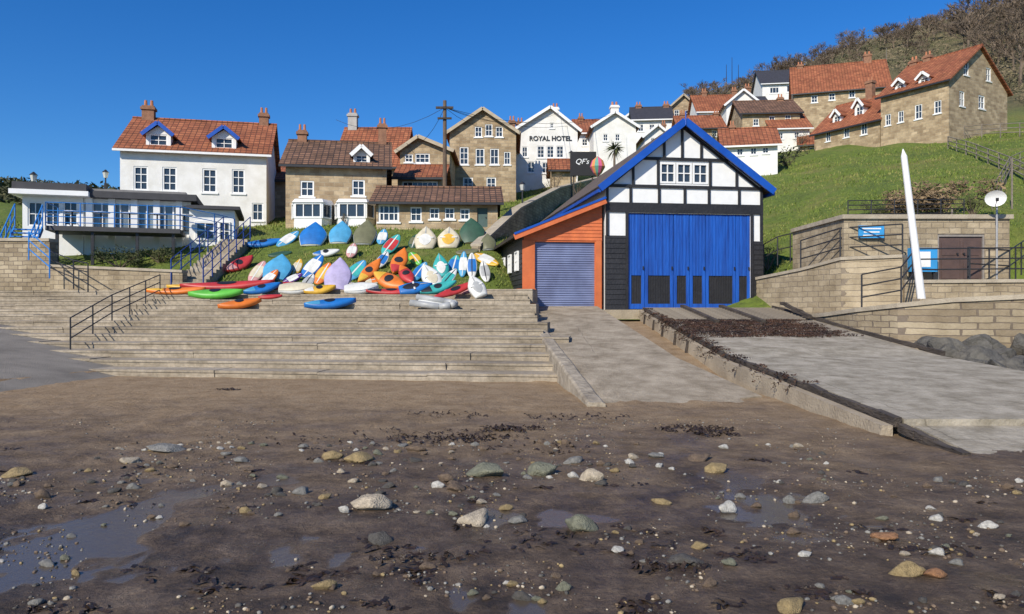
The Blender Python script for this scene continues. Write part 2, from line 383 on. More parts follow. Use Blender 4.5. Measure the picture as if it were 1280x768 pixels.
# ---------------------------------------------------------------- slipways
PROF=[(28.2,1.58),(24.5,1.22),(21,.88),(17,.52),(13.5,.38),(9.6,.2)]
def pz(y): return float(np.interp(y,[p[0] for p in PROF[::-1]],[p[1] for p in PROF[::-1]]))
def build_slips():
    mb=MB()
    ys=[12.0,14,16,18,20,22,24,26,28.3]
    for a,b_ in zip(ys[:-1],ys[1:]):
        def X(y): return slipx(y), 3.15+.051*(28-y)
        za,zb=.106*(a-12.9),.106*(b_-12.9)
        xa,xa2=X(a);xb,xb2=X(b_)
        mb.hexa([(xa,a,-.6),(xa2,a,-.6),(xb2,b_,-.6),(xb,b_,-.6),(xa,a,za),(xa2,a,za),(xb2,b_,zb),(xb,b_,zb)])
    mb.hexa([(3.85,13.2,-.6),(4.4,13.5,-.6),(3.75,17.5,-.6),(3.69,17.5,-.6),(3.85,13.2,.03),(4.4,13.5,.035),(3.75,17.5,.45),(3.69,17.5,.45)])
    struct(mb.obj('small_slipway',CONCL,origin=(2,13,0)))
    mk=MB(); rk=random.Random(9); prev=None
    y=12.4; k=0
    while y<28.3:
        dz=.11+.02*noise.noise(Vector((y*1.3,0,0))); x=slipx(y)+.02*noise.noise(Vector((0,y*1.1,0))); z=.106*(y-12.9)+dz
        n=len(mk.v); mk.v+=[(x-.34,y,-.6),(x-.30,y,z-.03),(x-.26,y,z),(x-.05,y,z),(x-.003,y,z-.03),(x-.003,y,-.6)]
        if prev is not None:
            for q in range(5): mk.f.append((prev+q,prev+q+1,n+q+1,n+q)); mk.m.append(0)
        else: mk.f.append(tuple(range(n,n+6))); mk.m.append(0)
        prev=n; y+=.3
    o=mk.obj('kerb_wall',KERB,origin=(1,20,0)); tag(o,'rough low concrete wall along the small slipway','wall')
    m3=MB(); m3.box(.55,10.2,27.9,31,.6,1.50); struct(m3.obj('forecourt',CONC,origin=(5,29,0)))
    ms=MB()
    for (a,za),(b_,zb) in zip(PROF[:-1],PROF[1:]):
        ms.hexa([(4.9,b_,-.7),(9.5,b_,-.7),(9.5,a,-.7),(4.9,a,-.7),(4.9,b_,zb),(9.5,b_,zb),(9.5,a,za),(4.9,a,za)],0 if a>22 else 1)
    ms.hexa([(5.0,7.9,-.5),(10.5,7.9,-.5),(10.5,9.6,-.5),(5.0,9.6,-.5),(5.0,7.9,-.02),(10.5,7.9,-.02),(10.5,9.6,.12),(5.0,9.6,.12)],1)
    struct(ms.obj('slipway',[mat('slip_top',(.36,.31,.23),(.17,.14,.11),1.6,.9,.7,20,detail=12),CONCR],origin=(7,9,0)))
    def beam(x,y0,z0,y1,z1,w,h,lab):
        m_=MB(); n=7
        px_,pz_=x,z0
        for i in range(n):
            tb=(i+1)/n
            nx_=x+random.uniform(-.02,.02); nz_=z0+(z1-z0)*tb+random.uniform(-.02,.012)
            m_.bar((px_,y0+(y1-y0)*i/n,pz_),(nx_,y0+(y1-y0)*tb+.01,nz_),w*random.uniform(.7,1.1),h*random.uniform(.7,1.1)); px_,pz_=nx_,nz_
        tag(m_.obj('timber_beam',WOOD,origin=(x,y0,z0)),lab,'beam','timber beams edging the slipway')
    for (a,za),(b_,zb) in zip(PROF[:-1],PROF[1:]):
        beam(4.82,b_,zb-.04,a,za-.04,.1,.12,'dark weathered timber beam edging the slipway')
    beam(4.85,8.2,-.01,9.6,.11,.1,.1,'dark weathered timber beam ending in the sand')
    for (a,za),(b_,zb) in list(zip(PROF[:-1],PROF[1:]))[:3]:
        beam(9.56,b_,zb+.05,a,za+.05,.08,.1,'black tarred timber beam beside the slipway')
    beam(9.3,24,1.3,26.5,1.75,.13,.13,'black raised timber beam at the head of the slipway')
    sp=MB()
    for (a,za),(b_,zb) in zip(PROF[:-1],PROF[1:]):
        sp.hexa([(4.5,b_,-.7),(4.76,b_,-.7),(4.76,a,-.7),(4.5,a,-.7),(4.62,b_,zb-.08),(4.76,b_,zb-.08),(4.76,a,za-.08),(4.62,a,za-.08)])
    o=sp.obj('slipway_wall',CONC,origin=(4.6,9,0)); tag(o,'low concrete side wall under the slipway timbers','wall')
    for i in range(11):
        y=27.6-i*.33; z=1.58-(28.2-y)*.0973
        m_=MB(); m_.box(5.0,9.4,y-.09,y+.09,z+.004,z+.05)
        tag(m_.obj('timber_plank',WOODL,origin=(5,y,z)),'grey cross plank laid across the slipway head','plank','planks across the slipway')
    for x in (6.2,7.6):
        m_=MB(); m_.bar((x,23.2,1.16),(x,28,1.64),.14,.1)
        tag(m_.obj('rail_timber',WOOD,origin=(x,23.2,1.1)),'dark runner timber along the slipway top','beam','runners on the slipway')
    for i,y in enumerate((26.6,24.9,23.4,21.6,20.1)):
        z=pz(y)
        m_=MB(); m_.hexa([(4.4,y-.05,-.3),(4.5,y-.05,-.3),(4.5,y+.05,-.3),(4.4,y+.05,-.3),(4.58,y-.05,z-.08),(4.68,y-.05,z-.08),(4.68,y+.05,z-.08),(4.58,y+.05,z-.08)])
        tag(m_.obj('timber_post',WOOD,origin=(4.5,y,0)),'dark timber post bracing the slipway edge','post','posts bracing the slipway')
build_slips()
# ---------------------------------------------------------------- windows & houses
def window(parent,loc,w,h,rz=0,bars=(1,1),frame=WHITEP,sill=True,rec=.1,glass=None,fw=None):
    fw=fw or max(.06,min(w,h)*.11)
    g=MB(); g.box(-w/2,w/2,rec,rec+.02,-h/2,h/2)
    win=g.obj('window',glass or GLASS,parent,loc=loc,rot=(0,0,rz))
    f=MB(); y0,y1=rec-.07,rec-.003
    f.box(-w/2,-w/2+fw,y0,y1,-h/2,h/2); f.box(w/2-fw,w/2,y0,y1,-h/2,h/2)
    f.box(-w/2+fw,w/2-fw,y0,y1,-h/2,-h/2+fw); f.box(-w/2+fw,w/2-fw,y0,y1,h/2-fw,h/2)
    bw=fw*.55
    for i in range(bars[0]):
        x=-w/2+w*(i+1)/(bars[0]+1); f.box(x-bw/2,x+bw/2,y0+.02,y1,-h/2+fw,h/2-fw)
    for i in range(bars[1]):
        z=-h/2+h*(i+1)/(bars[1]+1); f.box(-w/2+fw,w/2-fw,y0+.024,y1-.002,z-bw/2,z+bw/2)
    f.obj('frame',frame,win)
    if sill:
        s=MB(); s.box(-w/2-.08,w/2+.08,-.06,rec-.075,-h/2-.09,-h/2-.004); s.obj('sill',frame,win)
    return win
class Fac:
    def __init__(s,pxl,d,rot): s.x=(pxl-640)/FOC*d; s.y=d; s.c=math.cos(rot); s.s=math.sin(rot)
    def u(s,px,v=0):
        k=(px-640)/FOC; return (k*(s.y+v*s.c)-s.x+v*s.s)/(s.c-k*s.s)
    def z(s,u,py,v=0): return H+(384-py)/FOC*(s.y+u*s.s+v*s.c)
    def uz(s,px,py): u=s.u(px); return u,s.z(u,py)
    def ln(s,u,n): return n/FOC*(s.y+u*s.s)
    def wd(s,px,w): return s.u(px+w/2)-s.u(px-w/2)
def house(label,pxl,pxr,pyb,pye,pyr,d,rot=0,depth=8,axis='x',wm=STONE,rm=None,wins=(),chims=(),dorm=(),side=(),doors=(),name='house',cat='house',bury=3,barge=None,oh=.3,peak=None,sills=True):
    rot=R(rot); F=Fac(pxl,d,rot); Wd=F.u(pxr); um=Wd/2
    zb=F.z(um,pyb); he=F.z(um,pye)-zb
    hr=F.z(um,pyr,depth/2 if axis=='x' else 0)-zb
    hr=max(hr,he+.6)
    T=thing(name,label,cat,(F.x,F.y,zb),rot)
    up=F.u(peak) if peak else Wd/2
    holes=[];specs=[]
    for w in wins:
        u,z=F.uz(w[0],w[1]); z-=zb; ww=F.wd(w[0],w[2]); hh=F.ln(u,w[3])
        bars=w[4] if len(w)>4 else (1,1)
        if axis=='x': z=min(z,he-hh/2-.12)
        specs.append((u,z,ww,hh,bars)); holes.append([(u-ww/2,z-hh/2),(u+ww/2,z-hh/2),(u+ww/2,z+hh/2),(u-ww/2,z+hh/2)])
    dspec=[]
    for w in doors:
        u,z=F.uz(w[0],w[1]); z-=zb; ww=F.ln(u,w[2]); hh=F.ln(u,w[3]); dspec.append((u,z,ww,hh,w[4])); holes.append([(u-ww/2,z-hh/2),(u+ww/2,z-hh/2),(u+ww/2,z+hh/2),(u-ww/2,z+hh/2)])
    mb=MB()
    if axis=='x':
        front=[(0,-bury),(Wd,-bury),(Wd,he),(0,he)]
        sidep=[(0,-bury),(depth,-bury),(depth,he),(depth/2,hr),(0,he)]
    else:
        front=[(0,-bury),(Wd,-bury),(Wd,he),(up,hr),(0,he)]
        sidep=[(0,-bury),(depth,-bury),(depth,he),(0,he)]
    mb.pholes(front,holes,lambda a,y,b:(a,y,b))
    sh=[[(v-w/2,z-h/2),(v+w/2,z-h/2),(v+w/2,z+h/2),(v-w/2,z+h/2)] for v,z,w,h in side]
    mb.pholes(sidep,sh,lambda a,y,b:(Wd-y,a,b))
    mb.poly([(0,a,b) for a,b in sidep]); mb.poly([(a,depth,b) for a,b in front])
    mb.obj('wall',wm,T)
    for u,z,ww,hh,bars in specs: window(T,(u,0,z),ww,hh,bars=bars,sill=sills)
    for v,z,w,h in side: window(T,(Wd,v,z),w,h,rz=R(90),sill=sills)
    for u,z,ww,hh,dmat in dspec:
        g=MB(); g.box(-ww/2,ww/2,.08,.12,-hh/2,hh/2); do=g.obj('door',dmat,T,loc=(u,0,z))
        k=MB(); k.tube((ww*.35,.05,0),(ww*.35,.08,0),.04); k.obj('handle',IRON,do)
    rb=MB(); th=.12
    if axis=='x':
        sl=(hr-he)/(depth/2)
        rb.slab([(-oh,-oh,he-oh*sl+.01),(Wd+oh,-oh,he-oh*sl+.01),(Wd+oh,depth/2,hr+.01),(-oh,depth/2,hr+.01)],th)
        rb.slab([(-oh,depth+oh,he-oh*sl+.01),(Wd+oh,depth+oh,he-oh*sl+.01),(Wd+oh,depth/2,hr+.01),(-oh,depth/2,hr+.01)],th)
        rb.tube((-oh,depth/2,hr+th),(Wd+oh,depth/2,hr+th),.11)
        roof=rb.obj('roof',rm or TILEX,T)
        g=MB(); g.bar((-oh,-oh-.06,he-oh*sl+.02),(Wd+oh,-oh-.06,he-oh*sl+.02),.1,.12); g.obj('gutter',WHITEP if wm is WHITE else IRON,T)
    else:
        for sx,ue in ((-1,0),(1,Wd)):
            run=abs(up-ue); sl=(hr-he)/run; e=ue+sx*oh
            rb.slab([(e,-oh,he-oh*sl+.01),(e,depth,he-oh*sl+.01),(up,depth,hr+.01),(up,-oh,hr+.01)],th)
            g=MB(); g.bar((e,-oh-.05,he-oh*sl+.02),(up,-oh-.05,hr+.02),.08,.22); g.obj('bargeboard',barge or (WHITEP if wm is WHITE else mat('stone_coping',(.5,.42,.3),(.38,.31,.22))),T)
        roof=rb.obj('roof',rm or TILEY,T)
    for c in chims:
        px,pt,wp=c[:3]; v=c[3] if len(c)>3 else (depth/2 if axis=='x' else depth*.4)
        u=F.u(px,v); ww=wp/FOC*(F.y+u*F.s+v*F.c)/2
        u=min(max(u,ww),Wd-ww)
        zt=F.z(u,pt,v)-zb
        zt=max(zt,(hr if axis=='x' else he)+.7)
        m_=MB(); m_.box(u-ww,u+ww,v-ww*.8,v+ww*.8,he-.2,zt-.25,0); m_.box(u-ww-.07,u+ww+.07,v-ww*.8-.07,v+ww*.8+.07,zt-.5,zt-.35,0)
        for k in (-.5,.5): m_.tube((u+k*ww,v,zt-.27),(u+k*ww,v,zt+.1),ww*.3,1,8,ww*.24)
        m_.obj('chimney',[c[4] if len(c)>4 else CHIM,POT],roof)
    for (px,pt,pb,wp,bm) in dorm:
        u=F.u(px); sl=(hr-he)/(depth/2)
        zb0=F.z(u,pb)-zb; v=max(.2,(zb0-he)/sl); u=F.u(px,v); zb1=he+v*sl; ztp=F.z(u,pt,v)-zb
        ztp=min(ztp,hr-.05)
        w2=F.ln(u,wp)/2; ztp=max(ztp,zb1+.9); ez=zb1+(ztp-zb1)*.58
        m_=MB(); 
        ww=w2*.62; wz0=zb1+.12; wz1=ez-.02
        m_.pholes([(-w2*.85,zb1-.1),(w2*.85,zb1-.1),(w2*.85,ez),(0,ztp-.12),(-w2*.85,ez)],[[(-ww,wz0),(ww,wz0),(ww,wz1),(-ww,wz1)]],lambda a,y,b:(u+a,v+y,b),reveal=.12)
        for sx in(-1,1): m_.poly([(u+sx*w2*.85,v,zb1-.1),(u+sx*w2*.85,v,ez),(u+sx*w2*.85,v+(ez-zb1)/sl+.1,ez)])
        dm_=m_.obj('dormer',WHITEP,roof)
        window(dm_,(u,v,(wz0+wz1)/2),ww*2,wz1-wz0,bars=(1,1),sill=False)
        r_=MB(); back=(ztp-zb1)/sl
        for sx in(-1,1):
            r_.slab([(u+sx*w2*1.1,v-.25,ez-.12),(u+sx*w2*1.1,v+back,ez-.12),(u,v+back,ztp),(u,v-.25,ztp)],.07,0)
            r_.bar((u+sx*w2*1.1,v-.28,ez-.1),(u,v-.28,ztp+.03),.06,.2,1)
        r_.obj('dormer_roof',[rm or TILEX,bm],dm_)
    return T,F,zb,Wd,he,hr
g4=(1,2)
house('large white rendered house with orange tiled roof and blue dormers',150,333,292,189,155,42,13,8,'x',WHITE,wins=[(176,223,18,30,g4),(212,224,18,30,g4),(262,226,18,30,g4),(298,227,16,30,g4),(322,265,14,22)],
  chims=[(186,128,14),(330,137,11)],dorm=[(198,155,186,34,BLUE),(280,160,189,34,BLUE)])
house('brown sandstone house with weathered tile roof and bay windows',357,483,280,207,181,40,9,7,'x',STONE,TILEB,wins=[(384,236,17,20),(448,235,16,20)],chims=[(378,158,11),(478,150,10)],dorm=[(452,184,206,24,WHITEP)],doors=[(409,266,9,20,mat('dark_door',(.05,.06,.07)))])
house('cottage with steep orange tile roof behind the stone house',420,500,250,207,163,52,0,8,'x',STONE,chims=[(418,138,11,4,mat('pale_chimney',(.45,.43,.4)))])
house('small sandstone gabled house beside the telegraph pole',500,562,252,188,172,50,0,8,'y',STONE,wins=[(511,198,10,10),(528,198,18,12,(2,1)),(522,238,10,14)],peak=523)
house('tall sandstone gabled house with rows of white windows',562,645,252,165,137,55,0,9,'y',STONE,wins=[(598,165,9,13),(611,163,9,15),(624,165,9,13),(580,195,11,22,g4),(600,196,11,20),(618,196,11,20),(634,198,8,16),(585,230,12,16),(614,230,12,16)],chims=[(640,147,8)])
T,F,zb,Wd,he,hr=house('white rendered hotel with black lettering on its gable',645,722,225,162,135,62,0,9,'y',WHITE,wins=[(676,190,9,15,g4),(688,190,9,15,g4),(700,190,9,15,g4),(664,209,9,14),(682,210,9,14),(700,210,9,14),(714,209,7,14),(656,190,7,13),(690,157,5,7)],chims=[(694,131,8,3,WHITE),(650,149,8)],peak=688,name='hotel',cat='hotel')
def text(s,parent,loc,size,mt,rz=0,ext=.02,bold=0,shear=0):
    c=bpy.data.curves.new('t','FONT'); c.body=s; c.size=size; c.align_x='CENTER'; c.extrude=ext; c.offset=bold; c.shear=shear
    o=bpy.data.objects.new('t',c); COL.objects.link(o); dg=bpy.context.evaluated_depsgraph_get()
    me=bpy.data.meshes.new_from_object(o.evaluated_get(dg)); bpy.data.objects.remove(o)
    me.materials.clear(); me.materials.append(mt)
    t=bpy.data.objects.new('lettering',me); COL.objects.link(t); t.parent=parent; t.location=loc; t.rotation_euler=(R(90),0,rz); return t
u,z=F.uz(688,176); text('ROYAL HOTEL',T,(u,-.04,z-zb),.52,IRON,bold=.012)
house('white cottage with orange roof beside the hotel',722,752,212,166,152,72,0,7,'x',WHITE,wins=[(731,178,7,9),(744,178,7,9)],chims=[(726,150,6)])
house('white gabled cottage with tall chimney',742,795,212,158,141,68,0,9,'y',WHITE,wins=[(757,172,6,9),(772,172,6,9)],chims=[(768,129,10,2,WHITE)])
house('dark roofed white cottage on the hillside',792,840,190,149,136,85,-6,7,'x',WHITE,SLATE,wins=[(801,160,7,9),(815,160,7,9),(829,158,7,9)],chims=[(798,129,7),(836,129,7)])
house('stone gabled house on the wooded hillside',835,873,175,136,119,98,0,8,'y',STONE,wins=[(846,142,6,9),(860,142,6,9)])
house('white cottage row with orange roof',873,930,178,139,121,90,-4,8,'x',WHITE,wins=[(882,150,6,8),(895,150,6,8),(908,148,6,8)],chims=[(880,112,6),(925,110,6)])
house('white gabled house with small windows',908,950,178,130,113,86,-5,8,'y',WHITE,wins=[(921,138,5,8),(934,138,5,8)],chims=[(934,106,7)])
house('stone cottage with brown roof among white houses',928,1000,184,141,128,78,-5,7,'x',STONE,TILEB,wins=[(945,153,7,9),(965,150,7,9),(985,148,7,9)],chims=[(975,120,7)])
house('modern white house with dark roof and wide windows',953,1035,150,103,89,112,-8,9,'x',WHITE,SLATE,wins=[(968,113,12,8,(2,0)),(990,111,14,9,(2,0)),(1012,108,10,9)])
house('long sandstone house with orange tiled roof high on the slope',992,1112,152,112,82,88,-18,9,'x',STONE,wins=[(1018,124,8,9),(1040,121,8,9),(1065,117,8,10),(1090,115,8,10)],chims=[(1084,66,9),(1000,88,7)])
house('long sandstone cottage with orange roof and white dormers',1018,1100,190,158,124,71,-60,7,'x',STONE,wins=[(1035,171,6,12),(1058,166,7,12),(1080,160,8,14)],dorm=[(1046,138,152,14,WHITEP),(1074,124,142,15,WHITEP)],chims=[(1088,98,9)],bury=6)
house('tall sandstone house with stone gable end and orange roof',1101,1186,175,110,72,65,-60,8.4,'x',STONE,wins=[(1110,150,7,14),(1126,146,7,14),(1148,140,9,18),(1172,134,9,16)],dorm=[(1125,108,122,16,WHITEP),(1155,92,108,17,WHITEP)],side=[(2.4,5.4,.7,1.1),(5.6,5.4,.7,1.1),(1.8,2.9,.7,1.2),(4.6,3.0,.9,1.1)],chims=[(1108,88,9),(1160,66,9)],bury=6)
house('small white cottage with orange roof on the green slope',905,972,206,181,163,58,-12,6,'x',WHITE,wins=[(925,190,8,9),(942,189,8,9),(957,188,8,8)],chims=[(915,157,6)])
house('tiny white gabled cottage with orange roof',806,838,200,170,157,76,0,6,'y',WHITE,wins=[(816,176,5,7),(827,176,5,7)],chims=[(834,152,5)])
house('stone cottage with orange roof and two chimneys',850,905,196,160,147,80,-4,6,'x',STONE,wins=[(862,169,6,8),(878,168,6,8),(893,167,6,8)],chims=[(853,139,6),(902,138,6)])
house('white cottage with steep orange roof below the stone terrace',965,1012,190,160,146,76,-6,6,'x',WHITE,wins=[(976,170,6,8),(996,169,6,8)],chims=[(1008,138,6)])
house('narrow stone gabled cottage beside white houses',842,868,166,140,128,104,0,7,'y',STONE,wins=[(855,146,5,7)])
house('white gabled cottage on the upper lane',775,806,182,152,140,92,0,7,'y',WHITE,wins=[(785,158,5,7),(797,158,5,7)],chims=[(803,134,5)])
house('cream cottage with slate roof above the lane',930,962,158,133,123,100,-5,7,'x',WHITE,SLATE,wins=[(939,141,5,6),(952,141,5,6)],chims=[(934,115,5)])
house('stone outbuilding with orange roof below the terrace',1000,1050,196,180,168,74,-20,5,'x',STONE,wins=[(1015,187,6,6)])
house('low stone boat store with brown roof behind the boats',470,622,290,253,238,38,3,5,'x',STONE,TILEB,wins=[(486,265,26,22,(3,1)),(520,268,14,18),(543,267,12,14),(562,267,12,14),(581,268,12,14)],doors=[(603,272,13,24,mat('green_door',(.08,.13,.12)))],name='store_building',cat='building')
house('stone cottage with orange roof behind the white house',337,362,290,225,208,50,0,6,'x',STONE)
house('tiled porch extension with white windows',497,552,252,222,210,46,0,4,'x',STONE,wins=[(525,231,44,8,(6,0))])
house('small orange roofed cottage beyond the hotel',690,720,232,212,202,58,0,3,'x',STONE)
for px in (385,440):
    b0=W(px,279,39.2); T=thing('bay_window','white painted bay window on the sandstone house','bay window',b0,0,'bay windows')
    m_=MB(); m_.hexa([(-.7,.0,-1),(.7,0,-1),(1,.95,-1),(-1,.95,-1),(-.7,0,.25),(.7,0,.25),(1,.95,.25),(-1,.95,.25)]); m_.hexa([(-.8,-.1,1.05),(.8,-.1,1.05),(1.1,1.4,1.05),(-1.1,1.4,1.05),(-.7,.1,1.25),(.7,.1,1.25),(1,1.4,1.3),(-1,1.4,1.3)]); m_.obj('surround',WHITEP,T)
    window(T,(0,-.06,.65),1.4,.8,bars=(2,0),sill=False)
    for sx in (-1,1):
        window(T,(sx*.86,.36,.65),.78,.8,rz=sx*math.atan2(.75,.3),bars=(0,0),sill=False,rec=.02 )
# ---------------------------------------------------------------- railings
def railing(pts,h,label,mt=IRON,sp=1.2,nr=3,r=.022,group=None,name='railing'):
    mb=MB(); pts=[Vector(p) for p in pts]
    for a,b_ in zip(pts[:-1],pts[1:]):
        L=(b_-a).length; n=max(1,int(L/sp))
        for i in range(n+1):
            if i==n and b_ is not pts[-1]: continue
            p=a.lerp(b_,i/n); mb.tube(p-Vector((0,0,.1)),p+Vector((0,0,h)),r*1.15)
        for k in range(nr):
            zz=h*(k+1)/nr; mb.tube(a+Vector((0,0,zz)),b_+Vector((0,0,zz)),r)
    return tag(mb.obj(name,mt,origin=tuple(pts[0])),label,'railing',group)
# ---------------------------------------------------------------- cafe
def cafe():
    RT=R(17); F=Fac(28,34.5,RT)
    zb=F.z(4,302); T=thing('cafe_building','white single storey cafe with flat dark roofs and glazed front','cafe',(F.x,F.y,zb),RT)
    def L(px,py): u,z=F.uz(px,py); return u,z-zb
    uA,uB=0,L(104,0)[0]; z1=L(60,246)[1]
    m_=MB()
    wl=[];ws=[]
    for p0 in (44,66,88):
        u,z=L(p0,266); wl.append([(u-.3,z-.6),(u+.3,z-.6),(u+.3,z+.5),(u-.3,z+.5)]); ws.append((u,z-.05,.6,1.1))
    m_.pholes([(uA,-3),(uB,-3),(uB,z1),(uA,z1)],wl,lambda a,y,b:(a,y,b)); m_.box(uA,uA+.05,.02,5,-3,z1); m_.box(uB-.05,uB,.02,5,-3,z1)
    uC=L(238,0)[0];uD=L(294,0)[0]; z2=L(262,264)[1]; zc=L(165,250)[1]
    for p0 in (112,140,168,196,224): u=L(p0,0)[0]; m_.box(u-.14,u+.14,-.1,.25,-3,zc)
    m_.box(uB+.01,uC,.06,.28,-3,.4); m_.box(uB+.01,uC,.06,.28,zc-.2,zc)
    m_.box(uC,uD,-.5,4,-3,z2)
    m_.obj('wall',WHITEP,T)
    for u,z,w,h in ws: window(T,(u,0,z),w,h,sill=False)
    g=MB(); g.box(uB+.02,uC-.02,.15,.18,.401,zc-.201); w=g.obj('window',mat('cafe_glass',(.2,.24,.27),(.08,.1,.12),.6,.1,0),T); 
    f=MB()
    for k in range(13): u=uB+(uC-uB)*k/12; f.box(u-.035,u+.035,.07,.14,.401,zc-.201)
    f.obj('frame',WHITEP,w)
    window(T,((uC+uD)/2-.3,-.5,z2-1.0),.9,.9,rec=-.002,sill=False); window(T,(uD-.45,-.5,z2-1.0),.5,.9,rec=-.002,sill=False)
    r=MB(); r.box(-.35,uB+.35,-.7,4.2,z1+.003,z1+.22,1); r.box(-.25,uB+.25,-.6,4.1,z1+.223,z1+.55,0)
    r.box(uB+.36,uC+.3,-.4,4.3,zc+.003,zc+.3,0); r.box(uC-.1,uD+.25,-.85,4.2,z2+.003,z2+.16,0); r.box(uB+.36,uC-.2,.0,4.0,zc+.303,zc+.45,2)
    r.obj('roof',[mat('dark_fascia',(.06,.06,.065)),WHITEP,mat('grey_felt',(.25,.24,.23))],T)
    uE,uG=L(74,0)[0],L(232,0)[0]; zd=L(150,290)[1]
    dk=MB(); dk.box(uE,uG,-2.2,-.11,zd-.2,zd,0); dko=dk.obj('deck',mat('deck_timber',(.07,.07,.075)),T)
    for u in (uE+.4,(uE*2+uG)/3,(uE+2*uG)/3,uG-.3):
        l=MB(); l.box(u-.06,u+.06,-2.05,-1.93,zd-3.2,zd-.203); l.obj('leg',IRON,dko)
    rl=MB()
    def rr(p,q):
        p=Vector(p);q=Vector(q);n=max(1,int((q-p).length/1.1))
        for i in range(n+1):
            c=p.lerp(q,i/n); rl.tube(c,c+Vector((0,0,1)),.03)
        for k in (.15,.4,.65,1): rl.tube(p+Vector((0,0,k)),q+Vector((0,0,k)),.018)
    rr((uE,-2.15,zd),(uG,-2.15,zd)); rr((uE,-2.15,zd),(uE,-.2,zd)); rr((uG,-2.15,zd),(uG+1.4,-1.6,zd-.2)); rr((uG+1.4,-1.6,zd-.2),(uD,-.7,zd-.3))
    rl.obj('railing',BLUEL,dko)
    st=MB(); u0=uE-.1; 
    for k in range(10):
        st.box(u0-1.1,u0-.1,-2.2-k*.2,-2.0-k*.2,zd-.17*(k+1)-.05,zd-.17*(k+1))
    for x in (u0-1.12,u0-.08):
        st.bar((x,-1.9,zd-.1),(x,-4.1,zd-1.95),.05,.2)
        for k in range(5): 
            t=k/4; p=Vector((x,-1.9-2.2*t,zd-.1-1.85*t)); st.tube(p,p+Vector((0,0,1)),.03)
        for hh in (.5,1): st.tube((x,-1.9,zd-.1+hh),(x,-4.1,zd-1.95+hh),.03)
    st.obj('stair',BLUEL,T)
    for k in range(5):
        u=uE+.8+k*1.15
        wp=Matrix.Translation((F.x,F.y,zb))@Matrix.Rotation(RT,4,'Z')@Vector((u,-1.2,zd))
        o=thing('cafe_table','small round table standing on the cafe deck','table',wp,0,'tables on the cafe deck')
        t=MB(); t.tube((0,0,.72),(0,0,.75),.38,0,14); t.obj('table_top',WHITEP,o); t=MB(); t.tube((0,0,0.005),(0,0,.719),.035,0,8); t.tube((0,0,.005),(0,0,.03),.2,0,10); t.obj('pedestal',IRON,o)
cafe()
